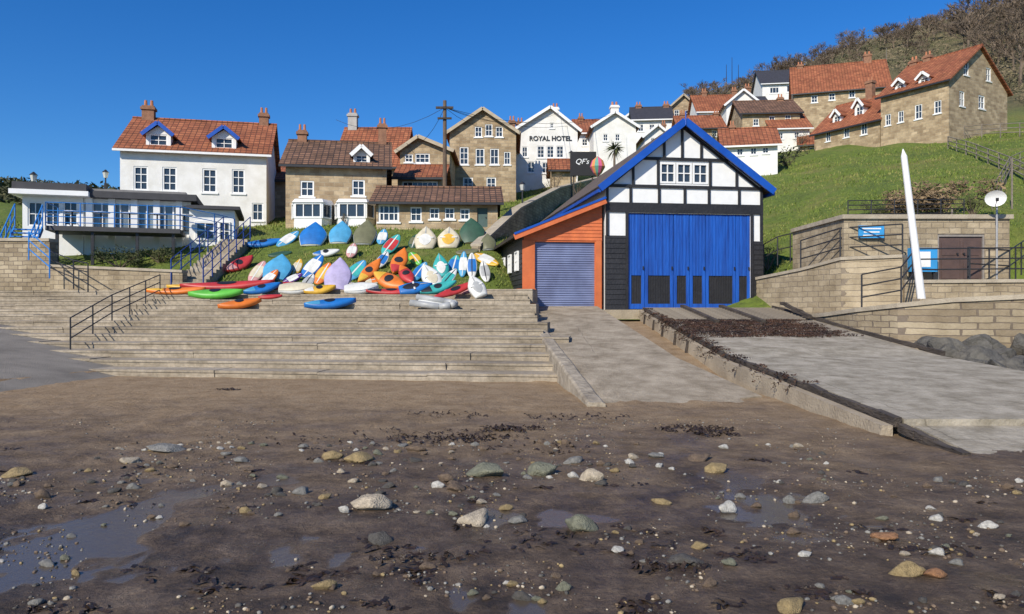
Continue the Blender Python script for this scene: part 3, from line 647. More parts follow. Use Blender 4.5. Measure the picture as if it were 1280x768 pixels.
# ---------------------------------------------------------------- boathouse
BA=R(8); BO=Vector((.44,28,1.5))
BM=Matrix.Translation(BO)@Matrix.Rotation(BA,4,'Z')
def weather(mb,u0,u1,z0,z1,y=0,h=.19,fn=None,mi=0,clip=None):
    z=z0
    while z<z1-.02:
        zt=min(z+h,z1); a,b_=u0,u1
        if clip: a,b_=clip(z,zt,a,b_)
        if b_-a>.05:
            P=[(a,y-.035,z),(b_,y-.035,z),(b_,y,z),(a,y,z),(a,y-.012,zt),(b_,y-.012,zt),(b_,y,zt),(a,y,zt)]
            if fn: P=[fn(*p) for p in P]
            mb.hexa(P,mi)
        z=zt
def boathouse():
    T=thing('boathouse','half timbered lifeboat house with blue doors and gable','boathouse',BO,BA)
    F=Fac(0,1,0); F.x,F.y,F.c,F.s=BO.x,BO.y,math.cos(BA),math.sin(BA)
    def L(px,py): u,z=F.uz(px,py); return u,z-1.5
    u0,u1=3.05,9.2; up=6.0; ze=4.62; zp=6.95; dep=12
    du0,du1=L(785,0)[0],L(938,0)[0]; dz=3.6
    wa0,wa1,wz0,wz1=5.12,7.04,4.72,5.52
    w=MB()
    w.pholes([(u0,0),(u1,0),(u1,ze),(up,zp),(u0,ze)],[[(du0,0.002),(du1,0.002),(du1,dz),(du0,dz)],[(wa0,wz0),(wa1,wz0),(wa1,wz1),(wa0,wz1)]],lambda a,y,b:(a,y,b),reveal=.25)
    w.poly([(u0,0,0),(u0,dep,0),(u0,dep,ze),(u0,0,ze)]); w.poly([(u1,0,0),(u1,dep,0),(u1,dep,ze),(u1,0,ze)]); w.poly([(u0,dep,0),(u1,dep,0),(u1,dep,ze),(up,dep,zp),(u0,dep,ze)])
    w.box(u0-.02,u1+.02,.4,dep-.1,-1.2,-.005)
    w.obj('wall',WHITEP,T)
    b_=MB(); weather(b_,u0-.02,du0-.08,0,2.75,-.005); weather(b_,du1+.08,u1+.02,0,2.6,-.005)
    weather(b_,0,dep,0,ze,0,fn=lambda a,y,z:(u1-y,a,z)); b_.obj('weatherboarding',BLACK,T)
    t=MB(); y0=-.06;y1=-.004
    def edge(u,off=.1):
        return (ze+(zp-ze)*(u-u0)/(up-u0) if u<up else ze+(zp-ze)*(u1-u)/(u1-up))-off
    def hb(z,h=.12,a=None,c=None):
        l=u0+(z-ze)/(zp-ze)*(up-u0) if z>ze else u0; r_=u1-(z-ze)/(zp-ze)*(u1-up) if z>ze else u1
        t.box(l if a is None else a,r_ if c is None else c,y0,y1,z-h/2,z+h/2)
    hb(3.8,.36); hb(4.6,.11); hb(5.64,.11)
    def vb(u,za,zb_,wd=.09): t.box(u-wd/2,u+wd/2,y0-.003,y1-.001,za,zb_)
    for u in (u0+.06,u0+.95,5.1,6.1,7.05,u1-.95,u1-.06): vb(u,3.985,4.54)
    for u in (u0+1.05,u1-1.05): vb(u,4.66,edge(u))
    vb(5.06,4.66,5.58); vb(7.1,4.66,5.58)
    for u in (5.3,6.0,6.75): vb(u,5.7,edge(u))
    vb(u0+.06,2.76,3.615,.1); vb(du0-.05,0,3.615,.1); vb(u1-.06,2.62,3.615,.1); vb(du1+.05,0,3.615,.1)
    def brace(a,za,c,zc): 
        p=Vector((a,(y0+y1)/2,za));q=Vector((c,(y0+y1)/2,zc)); dd=(q-p).normalized(); n=Vector((-dd.z,0,dd.x))*.045; yv=Vector((0,.024,0))
        t.hexa([p-n-yv,q-n-yv,q-n+yv,p-n+yv,p+n-yv,q+n-yv,q+n+yv,p+n+yv])
    brace(u0+.1,ze-.06,up-.02,zp-.1); brace(u1-.1,ze-.06,up+.02,zp-.1)
    t.obj('timber_framing',BLACK,T)
    ww=(wa1-wa0)/3
    for i in range(3):
        window(T,(wa0+ww*(i+.5),-.0,(wz0+wz1)/2),ww-.03,wz1-wz0-.02,bars=(1,1),fw=.07,sill=False,rec=.05)
    edges=[du0]+[L(p,0)[0] for p in (806,842,862,882,920)]+[du1]
    for k in range(6):
        a,c=edges[k]+.01,edges[k+1]-.01; m_=MB(); z0,z1=.03,dz-.02; pa,pb=.22,1.28; wa,wb=a+.12,c-.12
        n=max(2,round((c-a)/.13)); 
        for j in range(n):
            p0=a+(c-a)*j/n+.006; p1=a+(c-a)*(j+1)/n-.006; o=random.uniform(0,.018)
            m_.box(p0,p1,.02+o,.08,pb,z1)
        m_.box(a,c,.05,.085,pb,z1-.01)
        m_.box(a,wa,.02,.08,z0,pb-.001); m_.box(wb,c,.02,.08,z0,pb-.001); m_.box(wa,wb,.021,.08,z0,pa)
        dr=m_.obj('door',BLUED,T)
        g=MB(); g.box(wa,wb,.06,.075,pa,pb-.002)
        nb=max(2,int((wb-wa)/.09))
        for j in range(nb+1):
            x=wa+(wb-wa)*j/nb; g.tube((x,.045,pa),(x,.045,pb-.003),.008,1,5)
        g.obj('grille',[BLACK,IRON],dr)
        h=MB(); h.box(c-.07,c-.03,-.02,.019,1.5,1.62); h.obj('handle',IRON,dr)
    bk=MB(); bk.box(du0,du1,.1,.24,0.003,dz-.003); bk.obj('door_backing',BLACK,T)
    r=MB(); oh=.3; th=.12; fo=.32
    for sx,ue in((-1,u0),(1,u1)):
        sl=(zp-ze)/abs(up-ue); e=ue+sx*oh
        r.slab([(e,-fo,ze-oh*sl+.02),(e,dep+.3,ze-oh*sl+.02),(up,dep+.3,zp+.02),(up,-fo,zp+.02)],th)
    rf=r.obj('roof',[mat('boathouse_slate',(.14,.105,.085),(.07,.055,.045),3,.9,.6,12)],T)
    for sx,ue in((-1,u0),(1,u1)):
        sl=(zp-ze)/abs(up-ue); e=ue+sx*oh; g=MB()
        p=Vector((e,-fo-.05,ze-oh*sl+.04)); q=Vector((up,-fo-.05,zp+.04)); dd=(q-p).normalized(); n=Vector((-dd.z,0,dd.x)); 
        if n.z<0:n=-n
        A=Vector((0,-.03,0));B=Vector((0,.05,0))
        g.hexa([p-n*.12+A,q-n*.12+A,q-n*.12+B,p-n*.12+B,p+n*.14+A,q+n*.14+A,q+n*.14+B,p+n*.14+B])
        g.obj('bargeboard',BLUE,rf)
        g=MB(); g.bar((e,-.3,ze-oh*sl-.02),(e,dep+.3,ze-oh*sl-.02),.1,.12); g.obj('gutter',BLUE,rf)
    g=MB(); g.tube((up,-fo-.07,zp-.1),(up,-fo-.07,zp+.4),.035,0,8,.02); g.obj('finial',BLUE,rf)
boathouse()
def leanto():
    T=thing('garage','orange boarded lean to garage with blue roller shutter','garage',BM@Vector((0,.12,0)),BA)
    w1=2.95; zl=2.78; zr=4.0; dep=8.6
    s0,s1,sz=.43,2.68,2.5
    w=MB(); w.pholes([(0,0),(w1,0),(w1,zr),(0,zl)],[[(s0,.002),(s1,.002),(s1,sz),(s0,sz)]],lambda a,y,b:(a,y,b),reveal=.2)
    w.poly([(0,0,0),(0,dep,.0),(0,dep,zl),(0,0,zl)]); w.poly([(0,dep,0),(w1,dep,0),(w1,dep,zr),(0,dep,zl)])
    w.box(0,w1,.3,dep-.1,-1,-.005)
    w.obj('wall',ORANGE,T)
    b_=MB(); 
    def clip(z,z2,a,c): return (max(a,(z2-zl)/(zr-zl)*w1),c)
    weather(b_,0,w1-.01,sz+.06,zr,0,.13,clip=clip); b_.obj('weatherboarding',ORANGE,T)
    PO=mat('orange_render',(.64,.17,.055),(.48,.12,.04),2,.8,detail=9)
    p=MB(); p.box(-.05,s0-.02,-.05,-.002,0,sz+.05); p.obj('pilaster',PO,T)
    p=MB(); p.box(s1+.02,w1-.03,-.05,-.002,0,sz+.05); p.obj('pilaster',PO,T)
    sh=MB(); z=0.01
    while z<sz-.09:
        sh.hexa([(s0,.1,z),(s1,.1,z),(s1,.14,z),(s0,.14,z),(s0,.1,z+.07),(s1,.1,z+.07),(s1,.14,z+.07),(s0,.14,z+.07)]); sh.box(s0+.001,s1-.001,.085,.13,z+.015,z+.05); z+=.085
    sh.box(s0,s1,.141,.15,0,sz); sh.obj('roller_shutter',SHUT,T)
    s=MB(); weather(s,0,dep,0,zl,0,fn=lambda a,y,z:(y,a,z)); s.obj('side_boards',BLACK,T)
    for k in range(4):
        window(T,(-.035,1.3+k*1.95,1.85),.8,.75,rz=R(-90),rec=.0,sill=False,bars=(1,1),fw=.05)
    r=MB(); r.slab([(-.35,-.35,zl-.14+.02),(-.35,dep+.2,zl-.14+.02),(w1,dep+.2,zr+.02),(w1,-.35,zr+.02)],.1); r.obj('roof',mat('lean_felt',(.08,.06,.05)),T)
    g=MB(); g.bar((-.4,-.38,zl-.16),(w1+.05,-.38,zr+.0),.05,.2,up=(0,0,1)); g.obj('bargeboard',ORANGE,T)
    g=MB(); g.bar((-.4,-.4,zl-.04),(w1+.05,-.4,zr+.12),.06,.08); g.obj('roof_edge',BLUE,T)
    g=MB(); g.box(-.35,.3,-.9,-.1,-1,.75); g.obj('plinth',PO,T)
leanto()
# ---------------------------------------------------------------- right-hand walls
def wallpath(pts,base,th,label,mt=STONEG,name='stone_wall',cop=None,group=None):
    T=thing(name,label,'wall',(pts[0][0],pts[0][1],base),0,group)
    o=Vector((pts[0][0],pts[0][1],base)); mb=MB(); cp=MB()
    ns=[]
    P=[Vector(p) for p in pts]
    for i in range(len(P)):
        a=P[max(0,i-1)];b_=P[min(len(P)-1,i+1)]; d=(b_-a); d.z=0; d.normalize(); ns.append(Vector((-d.y,d.x,0)))
    for i in range(len(P)-1):
        a,c=P[i]-o,P[i+1]-o; na,nc=ns[i]*th,ns[i+1]*th
        az,cz=a.z,c.z
        a0=Vector((a.x,a.y,0));c0=Vector((c.x,c.y,0))
        mb.hexa([a0,c0,c0+nc,a0+na,a0+Vector((0,0,az)),c0+Vector((0,0,cz)),c0+nc+Vector((0,0,cz)),a0+na+Vector((0,0,az))])
        if cop:
            e=.05; Z=Vector((0,0,cop))
            lo=[a0-ns[i]*e+Vector((0,0,az+.003)),c0-ns[i+1]*e+Vector((0,0,cz+.003)),c0+nc+ns[i+1]*e+Vector((0,0,cz+.003)),a0+na+ns[i]*e+Vector((0,0,az+.003))]
            cp.hexa(lo+[q+Z for q in lo])
    mb.obj('masonry',mt,T)
    if cop: cp.obj('coping',mat('coping_stone',(.46,.4,.3),(.32,.27,.2),3,.9,.4),T)
    return T
sw=[(9.75,26,1.2),(9.8,24,1.3),(10.0,22.3,1.45),(10.5,20.9,1.58),(11.4,19.9,1.72),(12.9,19.2,1.8),(16,18.8,1.85),(24,18.5,1.9)]
wallpath(sw,-.3,.5,'curved sandstone sea wall above the boulders',STONEG,'sea_wall',cop=.12)
wallpath([(9.2,29.6,2.6),(10.0,26.5,2.85),(10.55,24.6,3.1),(11.9,23.4,3.1)],.9,.5,'stepped sandstone retaining wall beside the boathouse',STONEL,cop=.1)
wallpath([(11.95,23.35,2.32),(24,22.6,2.38)],1.0,.4,'low sandstone terrace wall below the toilet block',STONEL,cop=.1)
m_=MB(); m_.hexa([(10.0,25.8,0),(10.9,21.4,0),(24,19,0),(24,30,0),(10.0,25.8,1.42),(10.9,21.4,1.5),(24,19,1.75),(24,30,1.7)]); struct(m_.obj('lower_terrace',CONC,origin=(12,22,0)))
m_=MB(); m_.hexa([(12.0,23.7,1),(24,23,1),(24,31,1),(10.6,31,1),(12.0,23.7,2.33),(24,23,2.38),(24,31,2.4),(10.6,31,2.35)]); struct(m_.obj('upper_terrace',CONC,origin=(12,24,0)))
def block():
    d=24.6; F=Fac(1055,d,0); T=thing('toilet_block','flat roofed sandstone building with brown double doors','building',(F.x,d,2.0),0)
    def L(px,py): u,z=F.uz(px,py); return u,z-2
    Wd=L(1262,0)[0]; h=L(1100,274)[1]
    a,c=L(1172,0)[0],L(1231,0)[0]; zt=L(1200,293)[1]; zb=.36
    w=MB(); w.pholes([(0,-1),(Wd,-1),(Wd,h),(0,h)],[[(a,zb),(c,zb),(c,zt),(a,zt)]],lambda x,y,z:(x,y,z)); w.poly([(0,0,-1),(0,4.5,-1),(0,4.5,h),(0,0,h)]); w.poly([(Wd,0,-1),(Wd,4.5,-1),(Wd,4.5,h),(Wd,0,h)]); w.poly([(0,0.02,h-.02),(Wd,.02,h-.02),(Wd,4.5,h-.02),(0,4.5,h-.02)])
    w.obj('wall',STONEL,T)
    cp=MB(); cp.box(-.08,Wd+.08,-.08,.3,h+.003,h+.14); cp.box(-.08,.3,.303,4.5,h+.003,h+.14); cp.obj('coping',mat('coping_stone',(1,1,1)),T)
    br=mat('brown_door',(.12,.075,.062),(.08,.052,.044),3,.5)
    for x0,x1 in ((a+.06,(a+c)/2-.005),((a+c)/2+.005,c-.06)):
        m=MB(); m.box(x0,x1,.07,.12,zb,zt-.08); m.box(x0+.1,x1-.1,.055,.069,zb+.15,zb+.75); m.box(x0+.1,x1-.1,.055,.069,zb+.9,zt-.25); dd=m.obj('door',br,T)
        k=MB(); xx=x1-.1 if x0<(a+c)/2-.2 else x0+.1; k.tube((xx,.0,zb+.95),(xx,.069,zb+.95),.03,0,8); k.obj('handle',IRON,dd)
    m=MB(); m.box(a,a+.055,.02,.13,zb,zt); m.box(c-.055,c,.02,.13,zb,zt); m.box(a+.055,c-.055,.02,.13,zt-.075,zt); m.obj('door_frame',mat('grey_frame',(.3,.27,.24)),T)
    s=thing('information_sign','light blue rectangular sign with white lines on stone wall','sign',(W(1089,290,24.5)),0)
    m=MB(); m.box(-.4,.4,-.03,.04,-.2,.2); m.obj('panel',mat('sign_blue',(.04,.33,.7)),s)
    m=MB()
    for k,wd in enumerate((.6,.5,.55)): m.box(-wd/2,wd/2,-.036,-.032,.1-k*.11-.02,.1-k*.11+.02)
    m.obj('marking',WHITEP,s)
    s=thing('lifebuoy_cabinet','blue notice cabinet with white poster standing by railing','notice cabinet',(W(1153,350,24.2)),0)
    m=MB(); m.box(-.42,.42,-.1,.1,.25,1.0); m.obj('case',mat('sign_blue',(1,1,1)),s); m=MB(); m.box(-.2,.2,-.106,-.103,.4,.88); m.obj('poster',WHITEP,s)
    for x0 in(-.38,.32):
        m=MB(); m.box(x0,x0+.06,-.05,.05,-.1,.249); m.obj('leg',IRON,s)
block()
railing([(10.0,26.6,2.95),(10.6,24.8,3.2),(12.0,23.6,3.2)],.95,'black iron railing on top of stone retaining wall',group='black iron railings')
railing([(10.2,22.4,1.55),(11.2,22.1,1.75),(12.2,23.15,2.4)],1.0,'black iron handrail climbing to the terrace',group='black iron railings',sp=.9)
railing([(12.2,23.4,2.42),(24,22.7,2.5)],.95,'black iron railing along the terrace wall',sp=1.5,group='black iron railings')
railing([W(1060,274,26),W(1205,272,26)],.62,'dark railing on the flat roof of the stone block',sp=.7,nr=4,r=.016,group='black iron railings')
railing([(9.3,30,2.75),(10.2,29.5,3.3),W(1052,310,29.5)],1.0,'black iron railing beside the boathouse wall',sp=.5,nr=2,group='black iron railings')
railing([W(1210,350,23.6),W(1262,352,24.6),W(1290,330,27)],1.0,'black iron railing beside the stone block',sp=.8,nr=2,group='black iron railings')
T=thing('marker_pole','tall tapered white painted wooden pole leaning slightly','pole',(W(1154,378,22)),0)
m_=MB(); top=W(1130,196,22)-W(1154,378,22)
m_.tube((0,0,-.3),top,.115,0,12,.085); m_.tube(top,top+Vector((-.03,0,.22)),.085,0,12,.01); m_.obj('shaft',WHITEP,T,smooth=False)
m_=MB(); m_.box(-.2,.2,-.2,.2,-.3,.1); m_.obj('base',CONC,T)
T=thing('satellite_dish','white satellite dish on a thin grey post','satellite dish',(W(1246,352,24.2)),0)
m_=MB(); m_.tube((0,0,-.1),(0,0,2.5),.03,0,8); m_.obj('post',mat('galvanised',(.4,.4,.4),None,5,.4),T)
m_=MB(); nr,na=5,18
for i in range(nr+1):
    for j in range(na):
        r=.3*i/nr; t=2*math.pi*j/na; m_.v.append((r*math.cos(t),-r*r,r*math.sin(t)*.85))
for i in range(nr):
    for j in range(na): a=i*na+j;b_=i*na+(j+1)%na; m_.f.append((a,b_,b_+na,a+na)); m_.m.append(0)
o=m_.obj('dish',WHITEP,T,loc=(-.08,-.05,2.62),rot=(R(15),0,R(-25)),smooth=True)
m_=MB(); m_.tube((0,-.05,-.25),(0,-.42,0),.012); m_.box(-.04,.04,-.47,-.39,-.04,.06); m_.obj('receiver',IRON,o)
def rockmesh(seed,sub=2,rough=.35,flat=.6,cut=0,smooth=True):
    bm=bmesh.new(); bmesh.ops.create_icosphere(bm,subdivisions=sub,radius=.5)
    rr=random.Random(int(seed*10)); pl=[]
    for _ in range(cut):
        n=Vector((rr.uniform(-1,1),rr.uniform(-1,1),rr.uniform(-1,1))).normalized(); pl.append((n,rr.uniform(.26,.4)))
    for v in bm.verts:
        n=noise.noise(v.co*2.2+Vector((seed*3.1,seed,0)))*rough+noise.noise(v.co*6+Vector((seed,9,0)))*rough*.3
        v.co*=(1+n)
        for pn,pd in pl:
            k=v.co.dot(pn)
            if k>pd: v.co-=pn*(k-pd)*.9
        v.co.z*=flat
    me=bpy.data.meshes.new('stone'); bm.to_mesh(me); bm.free()
    if smooth: me.polygons.foreach_set('use_smooth',[True]*len(me.polygons))
    return me
def stonemat(name,c): return mat(name,c,tuple(x*.5 for x in c),6,.75,.6,24,detail=10)
BOUL=stonemat('boulder_rock',(.13,.12,.1))
bm_=[rockmesh(i+1,3,.5,.85,9,False) for i in range(6)]
for me in bm_: me.materials.append(BOUL)
rb=random.Random(3)
for i in range(60):
    px=rb.uniform(1148,1340); d=rb.uniform(14.8,19.2); x=(px-640)/FOC*d
    if x<10.0: continue
    s=rb.uniform(.35,.95); o=bpy.data.objects.new('boulder',rb.choice(bm_)); COL.objects.link(o)
    z=.05+max(0,(d-15)*.12); o.location=(x,d,z+rb.uniform(0,.12)); o.scale=(s*1.3,s,s*.85); o.rotation_euler=(rb.uniform(-.6,.6),rb.uniform(-.6,.6),rb.uniform(0,6))
    tag(o,'dark grey boulder piled below the sea wall','boulder','boulders below the sea wall')
# ---------------------------------------------------------------- left walls and stairs
wallpath([W(-260,300,31),W(62,302,30.5)],1.6,.5,'tall sandstone retaining wall below the cafe',STONEG,cop=.12)
wallpath([W(62,334,29.9),W(228,341,29.6)],1.6,.4,'low sandstone wall behind the terrace steps',STONEL,cop=.1)
railing([W(88,436,19.9),W(140,402,23.2),W(200,372,27.2)],.8,'black tubular handrail climbing the beach steps',sp=1.3,nr=3,r=.018,group='black iron railings')
railing([W(62,345,29.4),W(92,358,28.2),W(110,362,28)],.95,'black railing beside the cafe stairs',nr=3,group='black iron railings')
railing([W(36,322,29.8),W(62,345,28.9)],1,'blue railing by the cafe stairs',mt=BLUEL,nr=3)
def stair():
    A=W(234,358,29.6);B=W(296,300,35.5); T=thing('outdoor_stair','concrete stair with dark blue railings up the bank','stair',A,0)
    v=B-A; n=16; m_=MB()
    for k in range(n):
        p=v*(k/n); q=v*((k+1)/n)
        m_.box(p.x-.6,p.x+.6,p.y,q.y+.05,p.z-1.2,q.z)
    m_.obj('tread',STEPM,T); r=MB()
    for sx in(-.62,.62):
        for k in range(7):
            p=v*(k/6)+Vector((sx,0,0)); r.tube(p,p+Vector((0,0,1.05)),.028)
        for hh in (.35,.7,1.05): r.tube(Vector((sx,0,hh)),v+Vector((sx,0,hh)),.02)
    r.obj('railing',mat('navy_rail',(.01,.05,.25)),T)
stair()
wallpath([W(600,308,34),W(650,262,40),W(700,236,50),W(770,218,62)],2.0,.4,'long stone wall beside the climbing lane',STONEG,cop=.1)
def lamp(px,pyb,pyt,d,lab='black street lamp beside the lane'):
    b0=W(px,pyb,d); h=(pyb-pyt)/FOC*d; T=thing('street_lamp',lab,'street lamp',b0,0,'street lamps')
    m_=MB(); m_.tube((0,0,-.5),(0,0,h-.4),.06,0,8,.04); m_.tube((0,0,0),(0,0,.5),.1,0,8,.08); m_.obj('post',IRON,T)
    m_=MB(); m_.tube((0,0,h-.4),(0,0,h-.08),.1,0,6,.17); m_.obj('lantern',mat('lamp_glass',(.6,.6,.55)),T); m_=MB(); m_.tube((0,0,h-.079),(0,0,h+.08),.2,0,6,.03); m_.obj('cap',IRON,T)
lamp(42,245,217,38); lamp(132,240,214,44); lamp(653,285,229,42); lamp(714,250,190,52)
T=thing('telegraph_pole','tall brown wooden telegraph pole with crossarms and wires','telegraph pole',W(556,262,44),0)
h=(262-126)/FOC*44
m_=MB(); m_.tube((0,0,-2),(0,0,h),.14,0,10,.1); m_.obj('pole',mat('pole_wood',(.17,.12,.08),(.1,.07,.05),4,.9,.4),T)
m_=MB(); m_.box(-.5,.5,-.2,-.08,h-.5,h-.38); m_.box(-.4,.4,-.2,-.08,h-1.1,h-1.0); m_.obj('crossarm',WOOD,T)
m_=MB()
for e in (W(650,150,55),W(742,150,68),W(700,140,62),W(420,150,52),W(505,178,50),W(770,142,66)):
    e=e-W(556,262,44); a=Vector((0,0,h-.4)); pr=a
    for k in range(1,9):
        t=k/8; q=a.lerp(e,t)-Vector((0,0,.9*4*t*(1-t))); m_.tube(pr,q,.014,0,3,caps=False); pr=q
m_.obj('cable',IRON,T)
T=thing('pub_sign','black square sign board with white script on posts','sign',W(729,222,46),0)
hh=32/FOC*46; m_=MB(); m_.box(-.78,.78,-.04,.04,.1,hh); m_.obj('board',mat('sign_black',(.02,.02,.022)),T)
for x0 in (-.6,.52):
    m_=MB(); m_.box(x0,x0+.08,.05,.12,-2,hh-.1); m_.obj('leg',WOOD,T)
text("QF's",T,(-.08,-.05,.8),.44,WHITEP,ext=.006,shear=.3)
T=thing('parasol','closed pink and orange striped parasol beside the sign','parasol',W(747,222,44),R(0)); T.scale=(.8,.8,.8)
m_=MB(); m_.tube((0,0,-.8),(0,0,1.5),.03); m_.obj('pole',WOODL,T)
m_=MB()
cm=[mat('pink_cloth',(.7,.12,.25)),mat('orange_cloth',(.8,.3,.1)),mat('green_cloth',(.15,.4,.3))]
for j in range(12):
    a0,a1=2*math.pi*j/12,2*math.pi*(j+1)/12
    for (r0,z0),(r1,z1) in zip([(.05,1.5),(.4,1.2),(.55,.75),(.3,.3)],[(.4,1.2),(.55,.75),(.3,.3),(.1,.1)]):
        m_.poly([(r0*math.cos(a0),r0*math.sin(a0),z0),(r0*math.cos(a1),r0*math.sin(a1),z0),(r1*math.cos(a1),r1*math.sin(a1),z1),(r1*math.cos(a0),r1*math.sin(a0),z1)],j%3)
m_.obj('canopy',cm,T)
def slopefence(pts,h,lab,mt=WOODL,sp=1.6,r=.035):
    P=[]
    for (px,py,d) in pts:
        x=(px-640)/FOC*d; P.append((x,d,terr(x,d)))
    Q=[]
    for a,b_ in zip(P[:-1],P[1:]):
        for k in range(4):
            t=k/4; x=a[0]+(b_[0]-a[0])*t; y=a[1]+(b_[1]-a[1])*t; Q.append((x,y,terr(x,y)))
    Q.append(P[-1]); railing(Q,h,lab,mt=mt,sp=sp,nr=3,r=r,name='fence')
slopefence([(1185,0,56),(1235,0,46),(1300,0,37)],.9,'wooden post and rail fence crossing the grass slope',mt=WOODL,sp=1.8)
slopefence([(1205,0,61),(1300,0,56)],1.0,'pale wooden fence on the slope by the stone house',sp=1.4)
slopefence([(1240,0,33),(1262,0,41),(1310,0,46)],1.0,'thin rail fence beside steps up the bank',mt=WOODL,sp=1.6,r=.025)
for px,pb,pt,d in ((1265,300,198,33),(1108,95,60,100),(1190,300,262,30)):
    T=thing('slim_post','slim grey wooden post standing on the grass','post',W(px,pb,d),0,'slim posts on the slope'); m_=MB(); m_.tube((0,0,-.5),(0,0,(pb-pt)/FOC*d),.04,0,6); m_.obj('shaft',WOODL,T)
for px in (908,915,923):
    T=thing('radio_mast','thin radio mast on the wooded hill top','mast',W(px,112,180),0,'radio masts'); m_=MB(); m_.tube((0,0,-3),(0,0,(112-72-(px%5)*3)/FOC*180),.13,0,5,.05); m_.obj('shaft',IRON,T)
# ---------------------------------------------------------------- boats
def bc(name,c): return mat('boat_'+name,c,tuple(x*.65 for x in c),2.5,.45,.04)
C=dict(blue=bc('blue',(.015,.17,.52)),sky=bc('sky',(.08,.36,.6)),red=bc('red',(.52,.04,.04)),orange=bc('orange',(.78,.2,.025)),yellow=bc('yellow',(.78,.46,.05)),green=bc('green',(.13,.52,.06)),teal=bc('teal',(.05,.43,.4)),white=bc('white',(.78,.78,.73)),cream=bc('cream',(.68,.61,.44)),lilac=bc('lilac',(.47,.41,.62)),olive=bc('olive',(.17,.17,.09)),dkgreen=bc('dkgreen',(.04,.1,.06)),pink=bc('pink',(.62,.32,.3)),grey=bc('grey',(.42,.43,.42)),black=bc('black',(.02,.02,.025)),purple=bc('purple',(.13,.04,.28)))
CN={'dkgreen':'green','sky':'blue'}
def halfw(kind,t):
    if kind=='kayak': return max(.02,math.sin(math.pi*t))**.75
    if kind=='board': return max(.03,math.sin(math.pi*(t*.94+.03)))**.6*(1.0-.15*t)
    return (.72+.28*math.sin(math.pi*min(1,t/.7)*.7))*max(.02,1-max(0,(t-.35)/.65)**2.3) if t>0 else .72
def hht(Ht,t): return Ht*(.25+.75*max(.05,math.sin(math.pi*min(1,max(.0,t*.9+.05))))**.5)
def loft(kind,L,Wd,Ht,ns=18,na=12,rock=.0,dome=.5):
    m=MB()
    for i in range(ns+1):
        t=i/ns; w=halfw(kind,t)*Wd/2; hh=hht(Ht,t)
        zc=rock*L*(2*t-1)**2
        for j in range(na):
            a=2*math.pi*j/na; cz=math.sin(a); cy=math.cos(a)
            y=w*math.copysign(abs(cy)**.8,cy); z=zc+(cz*hh*dome if cz>0 else cz*hh*(1-dome))
            m.v.append((L*(t-.5),y,z))
    for i in range(ns):
        for j in range(na):
            a=i*na+j;b_=i*na+(j+1)%na; m.f.append((a,b_,b_+na,a+na)); m.m.append(0)
    m.f.append(tuple(range(na))[::-1]);m.m.append(0); m.f.append(tuple(range(ns*na,ns*na+na)));m.m.append(0)
    return m
def decal(kind,L,Wd,Ht,t0,t1,fy0,fy1,dz,dome,rock,n=10,rng=None):
    m=MB(); k=6
    for i in range(n+1):
        t=t0+(t1-t0)*i/n; w=halfw(kind,t)*Wd/2; hh=hht(Ht,t); zc=rock*L*(2*t-1)**2
        tap=max(0,math.sin(math.pi*(i/n)))**.5 if rng=='oval' else 1
        for j in range(k+1):
            f=fy0+(fy1-fy0)*j/k; f*=tap if rng=='oval' else 1
            cy=math.copysign(min(1,abs(f))**(1/.8),f); s=math.sqrt(max(0,1-cy*cy)); m.v.append((L*(t-.5),w*f,zc+s*hh*dome+dz))
    for i in range(n):
        for j in range(k): a=i*(k+1)+j; m.f.append((a,a+1,a+k+2,a+k+1)); m.m.append(0)
    return m
